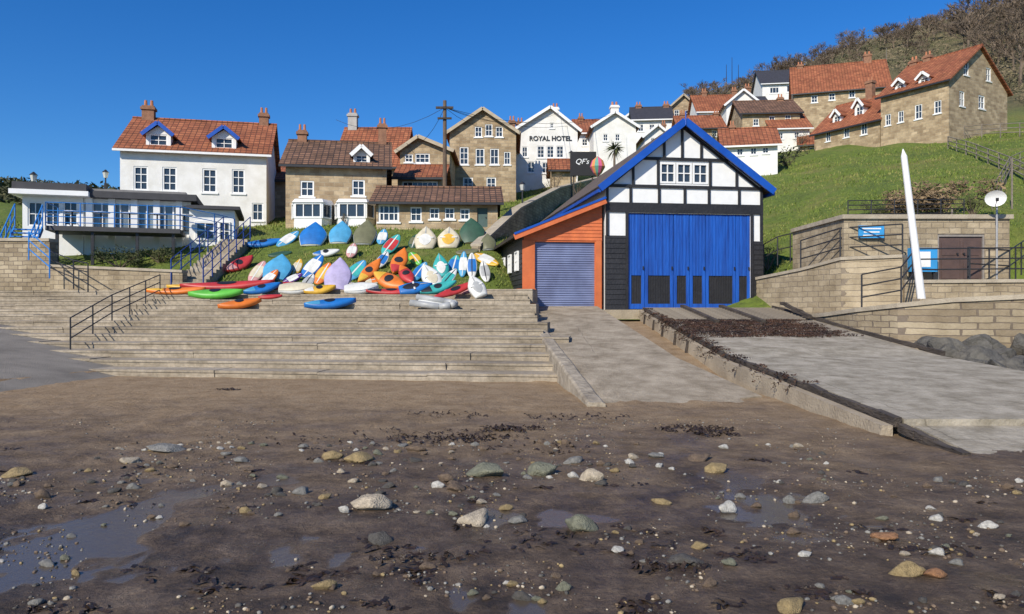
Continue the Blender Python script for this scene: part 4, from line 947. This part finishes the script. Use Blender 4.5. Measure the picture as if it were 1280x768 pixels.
def boat(px,py,Lp,Wp,ang,kind,col,col2=None,lean=30):
    Lp*=1.12; Wp*=1.12
    ext=abs(math.sin(R(ang)))*Lp/2+abs(math.cos(R(ang)))*Wp/2
    d=hit(px,py+ext*.9)
    s=d/FOC; L=Lp*s; Wd=Wp*s; 
    ph=R(lean); U=Vector((0,math.sin(ph),math.cos(ph))); X=Vector((1,0,0)); a=(X*math.cos(R(ang))+U*math.sin(R(ang)))
    n=Vector((0,-math.cos(ph),math.sin(ph))); b_=n.cross(a)
    Ht=max(.12,min(Wd*.5,.3)); 
    if kind=='board': Ht=.14
    base=W(px,py,d+abs(math.sin(ph))*ext*s*.9+.05)
    lk='board' if kind=='board' else ('kayak' if kind=='kayak' else 'din')
    rock={'kayak':.03,'board':.015}.get(kind,.02)
    m=loft(lk,L,Wd,Ht,rock=rock)
    M=Matrix.Translation(base)@Matrix((a,b_,n)).transposed().to_4x4()
    cl=[]
    for v in m.v[::2]:
        p=M@Vector(v); cl.append(p.z-surf(p.x,p.y))
    cmin=min(cl)
    if cmin>0: M=Matrix.Translation((0,0,-cmin-.01))@M
    elif cmin<-.3: M=Matrix.Translation((0,0,min(.25,-cmin-.3)))@M
    cat={'kayak':'kayak','board':'paddle board','dinghy':'dinghy','cover':'dinghy','rib':'inflatable boat'}[kind]
    nm={'kayak':'kayak','board':'paddle_board','dinghy':'sailing_dinghy','cover':'covered_dinghy','rib':'inflatable_boat'}[kind]
    c2n=CN.get(col2,col2); cn=CN.get(col,col)
    lab=f'{cn} '+(f'and {c2n} ' if col2 and c2n!=cn else '')+f'{cat} '+('leaning on' if abs(math.sin(R(ang)))>.6 else 'lying on')+' the grassy bank'
    T=thing(nm,lab,cat,base,0,'boats stored above the steps')
    T.matrix_world=M
    if kind=='rib':
        m=MB()
        pts=[Vector((-L/2,-Wd*.32,0)),Vector((L*.2,-Wd*.32,0)),Vector((L*.42,-Wd*.15,.05)),Vector((L*.5,0,.08)),Vector((L*.42,Wd*.15,.05)),Vector((L*.2,Wd*.32,0)),Vector((-L/2,Wd*.32,0))]
        for p,q in zip(pts[:-1],pts[1:]): m.tube(p,q,Wd*.15,0,10)
        m.obj('tube',C[col],T,smooth=True); m=MB(); m.box(-L*.42,L*.3,-Wd*.2,Wd*.2,-.06,-.02); m.obj('floor',C[col2 or 'grey'],T); return
    m.obj('hull',C[col],T,smooth=True)
    if kind=='kayak':
        decal(lk,L,Wd,Ht,.38,.6,-.55,.55,.012,.5,rock,rng='oval').obj('cockpit',C['black'],T,smooth=True)
        if col2: decal(lk,L,Wd,Ht,.03,.3,-.8,.8,.006,.5,rock).obj('deck_panel',C[col2],T,smooth=True)
    elif kind=='board':
        if col2:
            decal(lk,L,Wd,Ht,.25,.75,-.8,.8,.006,.5,rock).obj('deck_pad',C[col2],T,smooth=True)
            decal(lk,L,Wd,Ht,.04,.96,-.1,.1,.01,.5,rock).obj('stripe',C['white' if col!='white' else 'black'],T,smooth=True)
    elif kind=='dinghy':
        decal(lk,L,Wd,Ht,.1,.62,-.55,.55,.01,.5,rock,rng='oval').obj('cockpit',C[col2 or 'grey'],T,smooth=True)
        decal(lk,L,Wd,Ht,.64,.98,-.08,.08,.012,.5,rock).obj('stripe',C['grey'],T,smooth=True)
        m=MB(); m.box(-L*.08,-L*.03,-Wd*.36,Wd*.36,Ht*.45,Ht*.52); m.obj('thwart',C['white'],T)
    elif kind=='cover':
        decal(lk,L,Wd,Ht,.0,.97,-.93,.93,.015,.62,rock).obj('cover',C[col2 or col],T,smooth=True)
BL=[
(330,299,44,15,18,'kayak','blue',None,60),(300,322,36,20,50,'kayak','red','pink',50),(360,291,32,17,55,'board','sky','white',45),
(392,291,36,32,90,'cover','white','blue',40),(426,289,34,27,90,'cover','white','sky',40),(457,288,38,27,88,'cover','grey','olive',40),(478,294,24,14,85,'board','sky','white',40),
(489,301,34,18,65,'board','teal','red',40),(532,297,32,26,90,'dinghy','cream','white',35),(561,297,30,27,90,'dinghy','cream','yellow',35),(590,287,36,30,95,'cover','olive','dkgreen',35),
(608,317,34,18,-38,'board','yellow','white',50),
(322,336,34,18,75,'board','pink','cream',40),(348,332,38,34,85,'cover','sky','sky',40),(371,332,26,14,80,'board','yellow','cream',40),(391,328,36,20,62,'board','blue','white',35),
(404,340,32,18,70,'board','orange','yellow',35),(423,344,46,32,90,'cover','lilac','lilac',35),(445,333,34,20,62,'board','sky','teal',40),(462,335,42,16,60,'kayak','orange','yellow',40),
(499,323,40,19,76,'kayak','orange','red',40),(519,319,24,15,-58,'board','green','yellow',45),(551,331,34,19,100,'dinghy','teal','white',35),(538,342,36,22,120,'dinghy','white','cream',35),
(568,329,26,17,80,'board','teal','blue',35),(579,330,34,12,88,'board','sky','white',30),(590,332,34,13,92,'board','white','blue',30),
(487,344,46,22,-32,'kayak','orange','yellow',45),(508,340,34,16,-60,'kayak','red','orange',45),(570,354,60,12,32,'kayak','red',None,50),(595,355,32,20,115,'dinghy','white','grey',35),
(520,354,38,18,15,'dinghy','blue','black',45),(548,353,44,14,25,'kayak','teal','black',45),(578,364,40,12,8,'kayak','pink','red',60),
(385,350,24,14,70,'board','white','grey',40),(366,345,24,12,40,'board','purple','white',45),
(372,357,40,20,5,'cover','white','cream',60),(350,356,38,14,10,'kayak','red','white',60),(452,357,38,19,10,'cover','white','white',60),(328,354,42,16,30,'kayak','blue','sky',60),
(285,352,104,16,7,'kayak','red',None,66),(220,363,66,14,6,'kayak','orange','yellow',70),(244,357,62,13,5,'kayak','yellow',None,70),(270,363,60,20,8,'kayak','green',None,70),
(300,372,48,18,28,'kayak','orange',None,70),(413,371,58,20,18,'kayak','blue','sky',70),(490,365,58,12,2,'kayak','red','black',66),(543,368,52,26,-20,'rib','grey','white',66),(338,370,26,9,12,'board','red',None,70),
(350,313,26,13,20,'board','dkgreen',None,60),
(408,314,30,12,15,'kayak','white','blue',50),(478,322,26,14,70,'board','white','blue',40),(584,312,26,12,10,'board','olive',None,55),(518,300,22,14,80,'board','dkgreen','olive',40),(606,338,30,13,100,'board','white','grey',35),(610,302,24,18,95,'cover','grey','olive',40),(524,336,32,15,65,'board','sky','blue',40),(472,348,28,12,20,'board','cream','orange',45),(440,312,22,14,85,'board','pink','white',40),
(400,356,36,15,20,'kayak','yellow','white',60),(432,355,32,16,-10,'dinghy','cream','grey',60),(336,345,30,15,60,'board','orange','white',40),(560,345,34,14,60,'board','white','teal',40)]
for q in BL: boat(*q)
# ---------------------------------------------------------------- stones
SC={'pale':(.56,.47,.34),'ochre':(.38,.28,.13),'grey':(.27,.26,.23),'green':(.22,.22,.15),'brown':(.2,.14,.09),'white':(.66,.63,.55),'dark':(.11,.1,.085),'orange':(.4,.2,.09)}
SMT={k:stonemat('stone_'+k,v) for k,v in SC.items()}
rm={}
for k in SMT:
    rm[k]=[rockmesh(i*1.7+len(k),3,.42,.55,7) for i in range(6)]
    for me in rm[k]: me.materials.append(SMT[k])
def stone(px,py,wp,hp,col):
    d=hit(px,py+hp*.4,2.5,30); s=d/FOC; o=bpy.data.objects.new('stone',random.choice(rm[col])); COL.objects.link(o)
    p=W(px,py,d); w=wp*s; h=min(hp*s*.95,w*.8)
    o.scale=(w*1.12,w*random.uniform(.65,1),h/.46); z=beachz(p.x,d); o.location=(p.x,d+w*.2,z+h*.18); o.rotation_euler=(random.uniform(-.15,.15),random.uniform(-.15,.15),random.uniform(-.5,.5)+random.choice((0,math.pi)))
    lab={'pale':'pale sandstone','ochre':'ochre yellow','grey':'smooth grey','green':'greenish grey','brown':'wet brown','white':'bleached white','dark':'dark wet','orange':'orange brown'}[col]+' beach stone lying on wet sand'
    tag(o,lab,'stone','stones scattered on the beach')
for q in [(463,631,48,24,'pale'),(592,646,36,20,'pale'),(727,656,44,22,'green'),(740,596,33,20,'pale'),(610,590,48,20,'green'),(676,584,36,22,'green'),(447,572,36,14,'ochre'),(411,570,30,12,'ochre'),(896,583,28,16,'ochre'),(874,571,30,11,'brown'),(911,632,25,18,'white'),(1021,620,32,16,'grey'),(988,620,16,20,'grey'),(1138,715,44,19,'ochre'),(1169,720,27,14,'orange'),(1173,691,20,11,'white'),(1110,671,31,14,'orange'),(647,650,25,12,'grey'),(20,590,33,13,'ochre'),(1238,658,23,10,'white'),(205,562,46,13,'grey'),(826,629,26,8,'ochre'),(405,735,30,14,'ochre'),(558,599,20,15,'brown'),(345,615,16,12,'dark'),(160,575,20,12,'pale'),(990,762,36,18,'ochre'),(717,575,26,11,'grey'),(570,610,24,12,'brown'),(475,672,34,18,'dark'),(375,615,20,12,'grey'),(57,704,20,10,'grey'),(1060,755,28,12,'grey'),(655,745,26,12,'dark'),(860,705,40,13,'dark'),(520,560,24,10,'brown'),(300,575,18,9,'grey'),(50,620,20,12,'brown'),(820,570,20,8,'grey'),(1175,600,16,8,'grey'),(430,637,14,14,'white'),(545,607,20,10,'white')]: stone(*q)
rs=random.Random(11)
def dens(px,py): return noise.noise(Vector((px*.009,py*.02,1)))
cnt=0
while cnt<250:
    py=553+ (rs.random()**2.0)*205; px=rs.uniform(0,1280)
    if px>1040 and py<600: continue
    if dens(px,py)+.3*math.exp(-((py-595)/40)**2)< rs.uniform(-.2,.4): continue
    sz=rs.choice([6,7,8,9,10,11,13,15])*(.8+(py-520)/380); stone(px,py,sz,sz*.55,rs.choice(['grey','grey','brown','dark','pale','ochre','green','white','brown','brown','dark'])); cnt+=1
def pebbles():
    mb=MB(); tem=[]
    for i in range(5):
        bm=bmesh.new(); bmesh.ops.create_icosphere(bm,subdivisions=1,radius=.5)
        vs=[v.co*(1+noise.noise(v.co*2+Vector((i*4,0,0)))*.4) for v in bm.verts]; fs=[[v.index for v in f.verts] for f in bm.faces]; bm.free(); tem.append((vs,fs))
    for i in range(8200):
        py=525+ (rs.random()**1.4)*243; px=rs.uniform(-60,1340)
        d=H*FOC/(py-384)
        if d>11 and rs.random()<.8: continue
        x=(px-640)/FOC*d
        if x>4.3 and d>7.6: continue
        if dens(px,py)+.3*math.exp(-((py-595)/45)**2)<rs.uniform(-.1,.5): continue
        vs,fs=rs.choice(tem); s=rs.choice([.01,.014,.018,.024,.034])*rs.uniform(.7,1.4); a=rs.uniform(0,6.3); ca,sa=math.cos(a),math.sin(a); z=beachz(x,d); n=len(mb.v); ay=rs.uniform(.6,1)
        mi=rs.choice([0,0,1,2,2,2,3,3,3,4])
        for v in vs: X,Y=v.x*s,v.y*s*ay; mb.v.append((x+X*ca-Y*sa,d+X*sa+Y*ca,z+v.z*s*.6+s*.1))
        for f in fs: mb.f.append(tuple(n+k for k in f)); mb.m.append(mi)
    o=mb.obj('pebbles',[SMT['grey'],SMT['pale'],SMT['brown'],SMT['dark'],SMT['ochre']],smooth=True); o['kind']='stuff'; o['label']='small pebbles scattered over the wet sand'
pebbles()
def weedpatch(mb,x,y,z,r,n,h=.03):
    for k in range(n):
        a=rs.uniform(0,6.3); q=r*math.sqrt(rs.random()); cx,cy=x+q*math.cos(a)*1.5,y+q*math.sin(a)*.8; b_=rs.uniform(0,6.3); L=rs.uniform(.02,.1); w=rs.uniform(.005,.014)
        zz=z(cx,cy) if callable(z) else z
        dx,dy=math.cos(b_)*L,math.sin(b_)*L; nx,ny=-math.sin(b_)*w,math.cos(b_)*w; h1=rs.uniform(.2,1)*h;h2=rs.uniform(0,.6)*h
        c=rs.uniform(-.5,.5)
        mb.v+= [(cx-nx,cy-ny,zz+.003),(cx+nx,cy+ny,zz+.008),(cx+dx*.5+nx*(1+c),cy+dy*.5+ny,zz+h1+.01),(cx+dx*.5-nx,cy+dy*.5-ny,zz+h1),(cx+dx+nx,cy+dy+ny*(1-c),zz+h2+.006),(cx+dx-nx,cy+dy-ny,zz+h2)]
        m=len(mb.v)-6; mb.f+=[(m,m+1,m+2,m+3),(m+3,m+2,m+4,m+5)]; mb.m+=[0,0]
def weeds():
    mb=MB()
    for (px,py,r,n) in [(570,545,.5,90),(640,538,.28,120),(612,549,.3,60),(540,550,.4,60),(870,538,.35,150),(895,545,.2,60),(560,520,.4,40),(720,520,.6,50),(450,548,.8,50),(285,488,.15,40),(520,700,.2,40),(840,712,.15,40),(680,560,.5,30)]:
        d=H*FOC/(py-384); weedpatch(mb,(px-640)/FOC*d,d,beachz,r,n)
    for i in range(300):
        py=560+rs.random()*208; px=rs.uniform(-20,1300); d=H*FOC/(py-384); x=(px-640)/FOC*d
        if x>4.3 and d>7.6: continue
        if dens(px+300,py)<rs.uniform(-.1,.5): continue
        weedpatch(mb,x,d,beachz,rs.uniform(.03,.1),rs.randint(3,10),.01)
    o=mb.obj('seaweed',WEED); o['kind']='stuff'; o['label']='dark seaweed strewn over the sand'
    mb=MB()
    sz=lambda x,y: pz(y)
    for i in range(150):
        y=rs.uniform(20.2,24.2); x=rs.uniform(5.2,8.9); weedpatch(mb,x,y,sz,.35,90,.04)
    for i in range(90):
        y=rs.uniform(17,27.5) if rs.random()<.9 else rs.uniform(12,17); x0=rs.uniform(4.6,4.95); weedpatch(mb,x0,y,lambda a,b:pz(b)+.025-max(0,4.75-a)*.9,.1,20,.04)
    o=mb.obj('slipway_seaweed',posmat('brown_weed',[(.35,(.025,.016,.01)),(.65,(.09,.045,.022))],3,.5)); o['kind']='stuff'; o['label']='dark brown seaweed matted over the slipway'
weeds()
# ---------------------------------------------------------------- vegetation
def clump(mb,c,r,n,s,rn,flat=.8):
    for k in range(n):
        v=Vector((rn.gauss(0,1),rn.gauss(0,1),rn.gauss(0,1))); v.normalize(); v*=r*rn.uniform(.35,1.15); v.z*=flat
        p=c+v; a=Vector((rn.uniform(-1,1),rn.uniform(-1,1),rn.uniform(-.6,1.2))).normalized()*s*rn.uniform(.5,1.5); b_=a.orthogonal().normalized()*s*rn.uniform(.15,.5)
        n_=len(mb.v); mb.v+=[tuple(p-a-b_*.3),tuple(p+b_),tuple(p+a),tuple(p-b_)]; mb.f.append((n_,n_+1,n_+2,n_+3)); mb.m.append(0)
def scrub():
    rn=random.Random(5); mb=MB(); mg=MB()
    for i in range(4600):
        px=rn.uniform(800,1420); d=rn.choice([rn.uniform(85,130),rn.uniform(120,250)]); x=(px-640)/FOC*d; z=terr(x,d)
        py=384-(z-H)/d*FOC
        lim=np.interp(px,[820,900,1000,1100,1200,1300],[150,140,118,80,92,130])
        if py>lim+8: continue
        r=rn.uniform(.6,2.0)*(d/130)**.6; clump(mb,Vector((x,d,z+r*.3)),r,34,r*.17,rn,rn.uniform(.5,1.0))
    for i in range(500):
        px=rn.uniform(-200,150); d=rn.uniform(90,200); x=(px-640)/FOC*d; z=terr(x,d); r=rn.uniform(1,2.4); clump(mg,Vector((x,d,z+r*.4)),r,26,r*.3,rn)
    for i in range(300):
        px=rn.uniform(780,1010); d=rn.uniform(62,110); x=(px-640)/FOC*d; z=terr(x,d); r=rn.uniform(.4,1.1); clump(mg,Vector((x,d,z+r*.3)),r,20,r*.3,rn)
    o=mb.obj('hillside_scrub',SCRUB); o['kind']='stuff'; o['label']='brown leafless scrub and woodland covering the hill'
    o=mg.obj('hedge_growth',posmat('dark_hedge',[(.35,(.025,.04,.015)),(.65,(.09,.085,.035))],.5)); o['kind']='stuff'; o['label']='dark hedges and undergrowth between the houses'
scrub()
def blades():
    rn=random.Random(8); mb=MB()
    for i in range(52000):
        px=rn.uniform(-60,1330); d=29+ (rn.random()**1.4)*33
        if 640<px<945 and d<42: continue
        x=(px-640)/FOC*d; z=terr(x,d)
        if d<33 and px<640 and z<RISE*NST+.08: continue
        h=rn.uniform(.04,.13)*(1+.8*max(0,noise.noise(Vector((x*.3,d*.3,7)))))*(1+.012*(d-29)); w=.012+.0006*d; a=rn.uniform(0,3.14); dx,dy=math.cos(a)*w,math.sin(a)*w; lx,ly=rn.uniform(-.1,.1),rn.uniform(-.1,.1)
        n=len(mb.v); mb.v+=[(x-dx,d-dy,z-.03),(x+dx,d+dy,z-.03),(x+lx,d+ly,z+h)]; mb.f.append((n,n+1,n+2)); mb.m.append(0)
    o=mb.obj('grass',BLADE); o['kind']='stuff'; o['label']='rough grass blades covering the banks'
blades()
def bush(px,py,d,wp,hp,mt,lab,n=420):
    rn=random.Random(px); s=d/FOC; b0=W(px,py,d); T=thing('bush',lab,'bush',b0,0); mb=MB(); tr=MB()
    for k in range(11):
        c=Vector((rn.uniform(-.4,.4)*wp*s,rn.uniform(-.3,.3)*wp*s,rn.uniform(.15,.65)*hp*s)); clump(mb,c,rn.uniform(.14,.24)*wp*s,n//11,min(wp*s*.035,.12),rn,.8); tr.tube((0,0,-.3),c,.03,0,5,.01)
    mb.obj('foliage',mt,T); tr.obj('stem',TWIG,T)
bush(692,240,50,26,34,BUSHB,'brown leafless bush beside the lane'); bush(1180,262,32,100,48,BUSHB,'broad brown winter scrub above the stone block',2600); bush(1130,262,34,60,26,BUSHB,'low brown bramble scrub on the slope',1200)
bush(1100,268,35,50,20,BUSHG,'low green bush on the grass slope',900); bush(1215,262,31,40,26,BUSHG,'green bramble bush behind the stone block',800); bush(722,240,52,20,20,BUSHG,'green bush beside the signboard'); bush(960,330,31.5,34,30,BUSHG,'dark green bush beside the boathouse',800); bush(1010,318,31,50,22,BUSHG,'ivy covered bush on the stone wall',1000); bush(1000,178,74,26,20,BUSHG,'dark evergreen bush between cottages'); bush(880,180,80,40,16,BUSHG,'dark garden shrub below white cottages'); bush(430,275,39,10,12,BUSHG,'small garden shrub in front of stone house'); bush(1040,205,64,36,18,BUSHB,'brown garden scrub below the stone terrace'); bush(985,205,60,30,14,BUSHG,'green hedge beside the small white cottage'); bush(150,328,33,60,16,BUSHG,'low green shrub below the cafe deck',900); bush(200,322,34,44,14,BUSHG,'low garden shrub beside the cafe stair',700)
T=thing('palm_tree','small cabbage palm with spiky green crown','palm tree',W(768,208,58),0); T.scale=(.75,.75,.75)
m_=MB(); m_.tube((0,0,-1),(0,0,1.6),.14,0,8,.1); m_.obj('trunk',TWIG,T); m_=MB(); rn=random.Random(2)
for k in range(90):
    v=Vector((rn.gauss(0,1),rn.gauss(0,1),rn.gauss(.35,.7))).normalized(); c=Vector((0,0,1.7)); e=c+v*rn.uniform(.8,1.3)-Vector((0,0,.25)); w=v.orthogonal().normalized()*.05; mi=c.lerp(e,.5)+Vector((0,0,.12))
    m_.poly([c-w,mi-w*1.3,e,mi+w*1.3])
m_.obj('crown',BUSHG,T)
def treemesh(seed):
    rn=random.Random(seed); tk=MB(); cr=MB()
    def br(p,dv,L,r,lev):
        q=p+dv*L; (tk if lev<2 else cr).tube(p,q,r,0,5 if lev<2 else 3,r*.65,caps=False)
        if lev>=5: return
        for k in range(3 if lev else 4):
            nd=(dv+Vector((rn.gauss(0,.5),rn.gauss(0,.5),rn.gauss(.12,.3)))).normalized(); br(p+dv*L*rn.uniform(.55,1),nd,L*rn.uniform(.6,.85),max(.035,r*.55),lev+1)
    br(Vector((0,0,-.5)),Vector((rn.uniform(-.1,.1),rn.uniform(-.1,.1),1)).normalized(),2.6,.2,0)
    return tk,cr
tpr=[]
for s in range(3):
    tk,cr=treemesh(s+20); a=tk.obj('trunk',TWIG); b_=cr.obj('crown',TWIG); tpr.append((a,b_))
rn=random.Random(4)
TL=[(1215,178),(1230,175),(1248,176),(1262,170),(1275,175),(1290,172),(1195,180),(1160,182),(1130,182),(1100,184),(1070,184),(1042,185),(1015,186),(985,186),(960,186),(930,188),(900,188),(875,188),(1240,150),(1268,140),(1225,130),(1255,100),(1275,104)]
TL+=[(rn.uniform(850,1200),rn.uniform(165,188)) for _ in range(40)]+[(rn.uniform(880,1300),rn.uniform(115,180)) for _ in range(60)]
for (px,d) in TL:
    x=(px-640)/FOC*d; z=terr(x,d); py=384-(z-H)/d*FOC
    if py>np.interp(px,[820,900,1000,1100,1200,1300],[150,140,118,80,92,130])+4: continue
    T=thing('bare_tree','leafless brown tree on the wooded hillside','tree',(x,d,z-.3),rn.uniform(0,6),'bare trees on the hillside'); sc=rn.uniform(.6,1.05)*(1.45 if px>1200 else .9); T.scale=(sc,sc,sc)
    a,b_=tpr[rn.randrange(3)]
    for o in (a,b_):
        c=o.copy(); COL.objects.link(c); c.parent=T
for a,b_ in tpr: bpy.data.objects.remove(a); bpy.data.objects.remove(b_)
# ---------------------------------------------------------------- light, camera
el=R(35); az=math.atan2(-.52,-.85)
w=bpy.data.worlds.new('World'); S.world=w; w.use_nodes=True; nt=w.node_tree; bg=nt.nodes['Background']
sk=nt.nodes.new('ShaderNodeTexSky'); sk.sky_type='NISHITA'; sk.sun_disc=False; sk.sun_elevation=el; sk.sun_rotation=az; sk.air_density=1.0; sk.dust_density=.2; sk.ozone_density=3.0; sk.altitude=0
hs=nt.nodes.new('ShaderNodeHueSaturation'); hs.inputs['Saturation'].default_value=1.35; nt.links.new(sk.outputs[0],hs.inputs['Color'])
tm=nt.nodes.new('ShaderNodeMix'); tm.data_type='RGBA'; tm.blend_type='MULTIPLY'; tm.inputs[0].default_value=1; nt.links.new(hs.outputs[0],tm.inputs[6]); tm.inputs[7].default_value=(.65,.95,1.3,1)
nt.links.new(tm.outputs[2],bg.inputs[0]); bg.inputs[1].default_value=.1
sl=bpy.data.lights.new('sun','SUN'); sl.energy=5.0; sl.angle=R(.5); sl.color=(1,.92,.79); so=bpy.data.objects.new('sun',sl); COL.objects.link(so)
fr=Vector((math.sin(az)*math.cos(el),math.cos(az)*math.cos(el),math.sin(el))); so.rotation_euler=(-fr).to_track_quat('-Z','Y').to_euler(); so.location=(-20,-20,30)
cam=bpy.data.cameras.new('camera'); cam.sensor_width=36; cam.lens=27; cam.clip_end=2000; co=bpy.data.objects.new('camera',cam); COL.objects.link(co); co.location=(0,0,H); co.rotation_euler=(R(90),0,0); S.camera=co
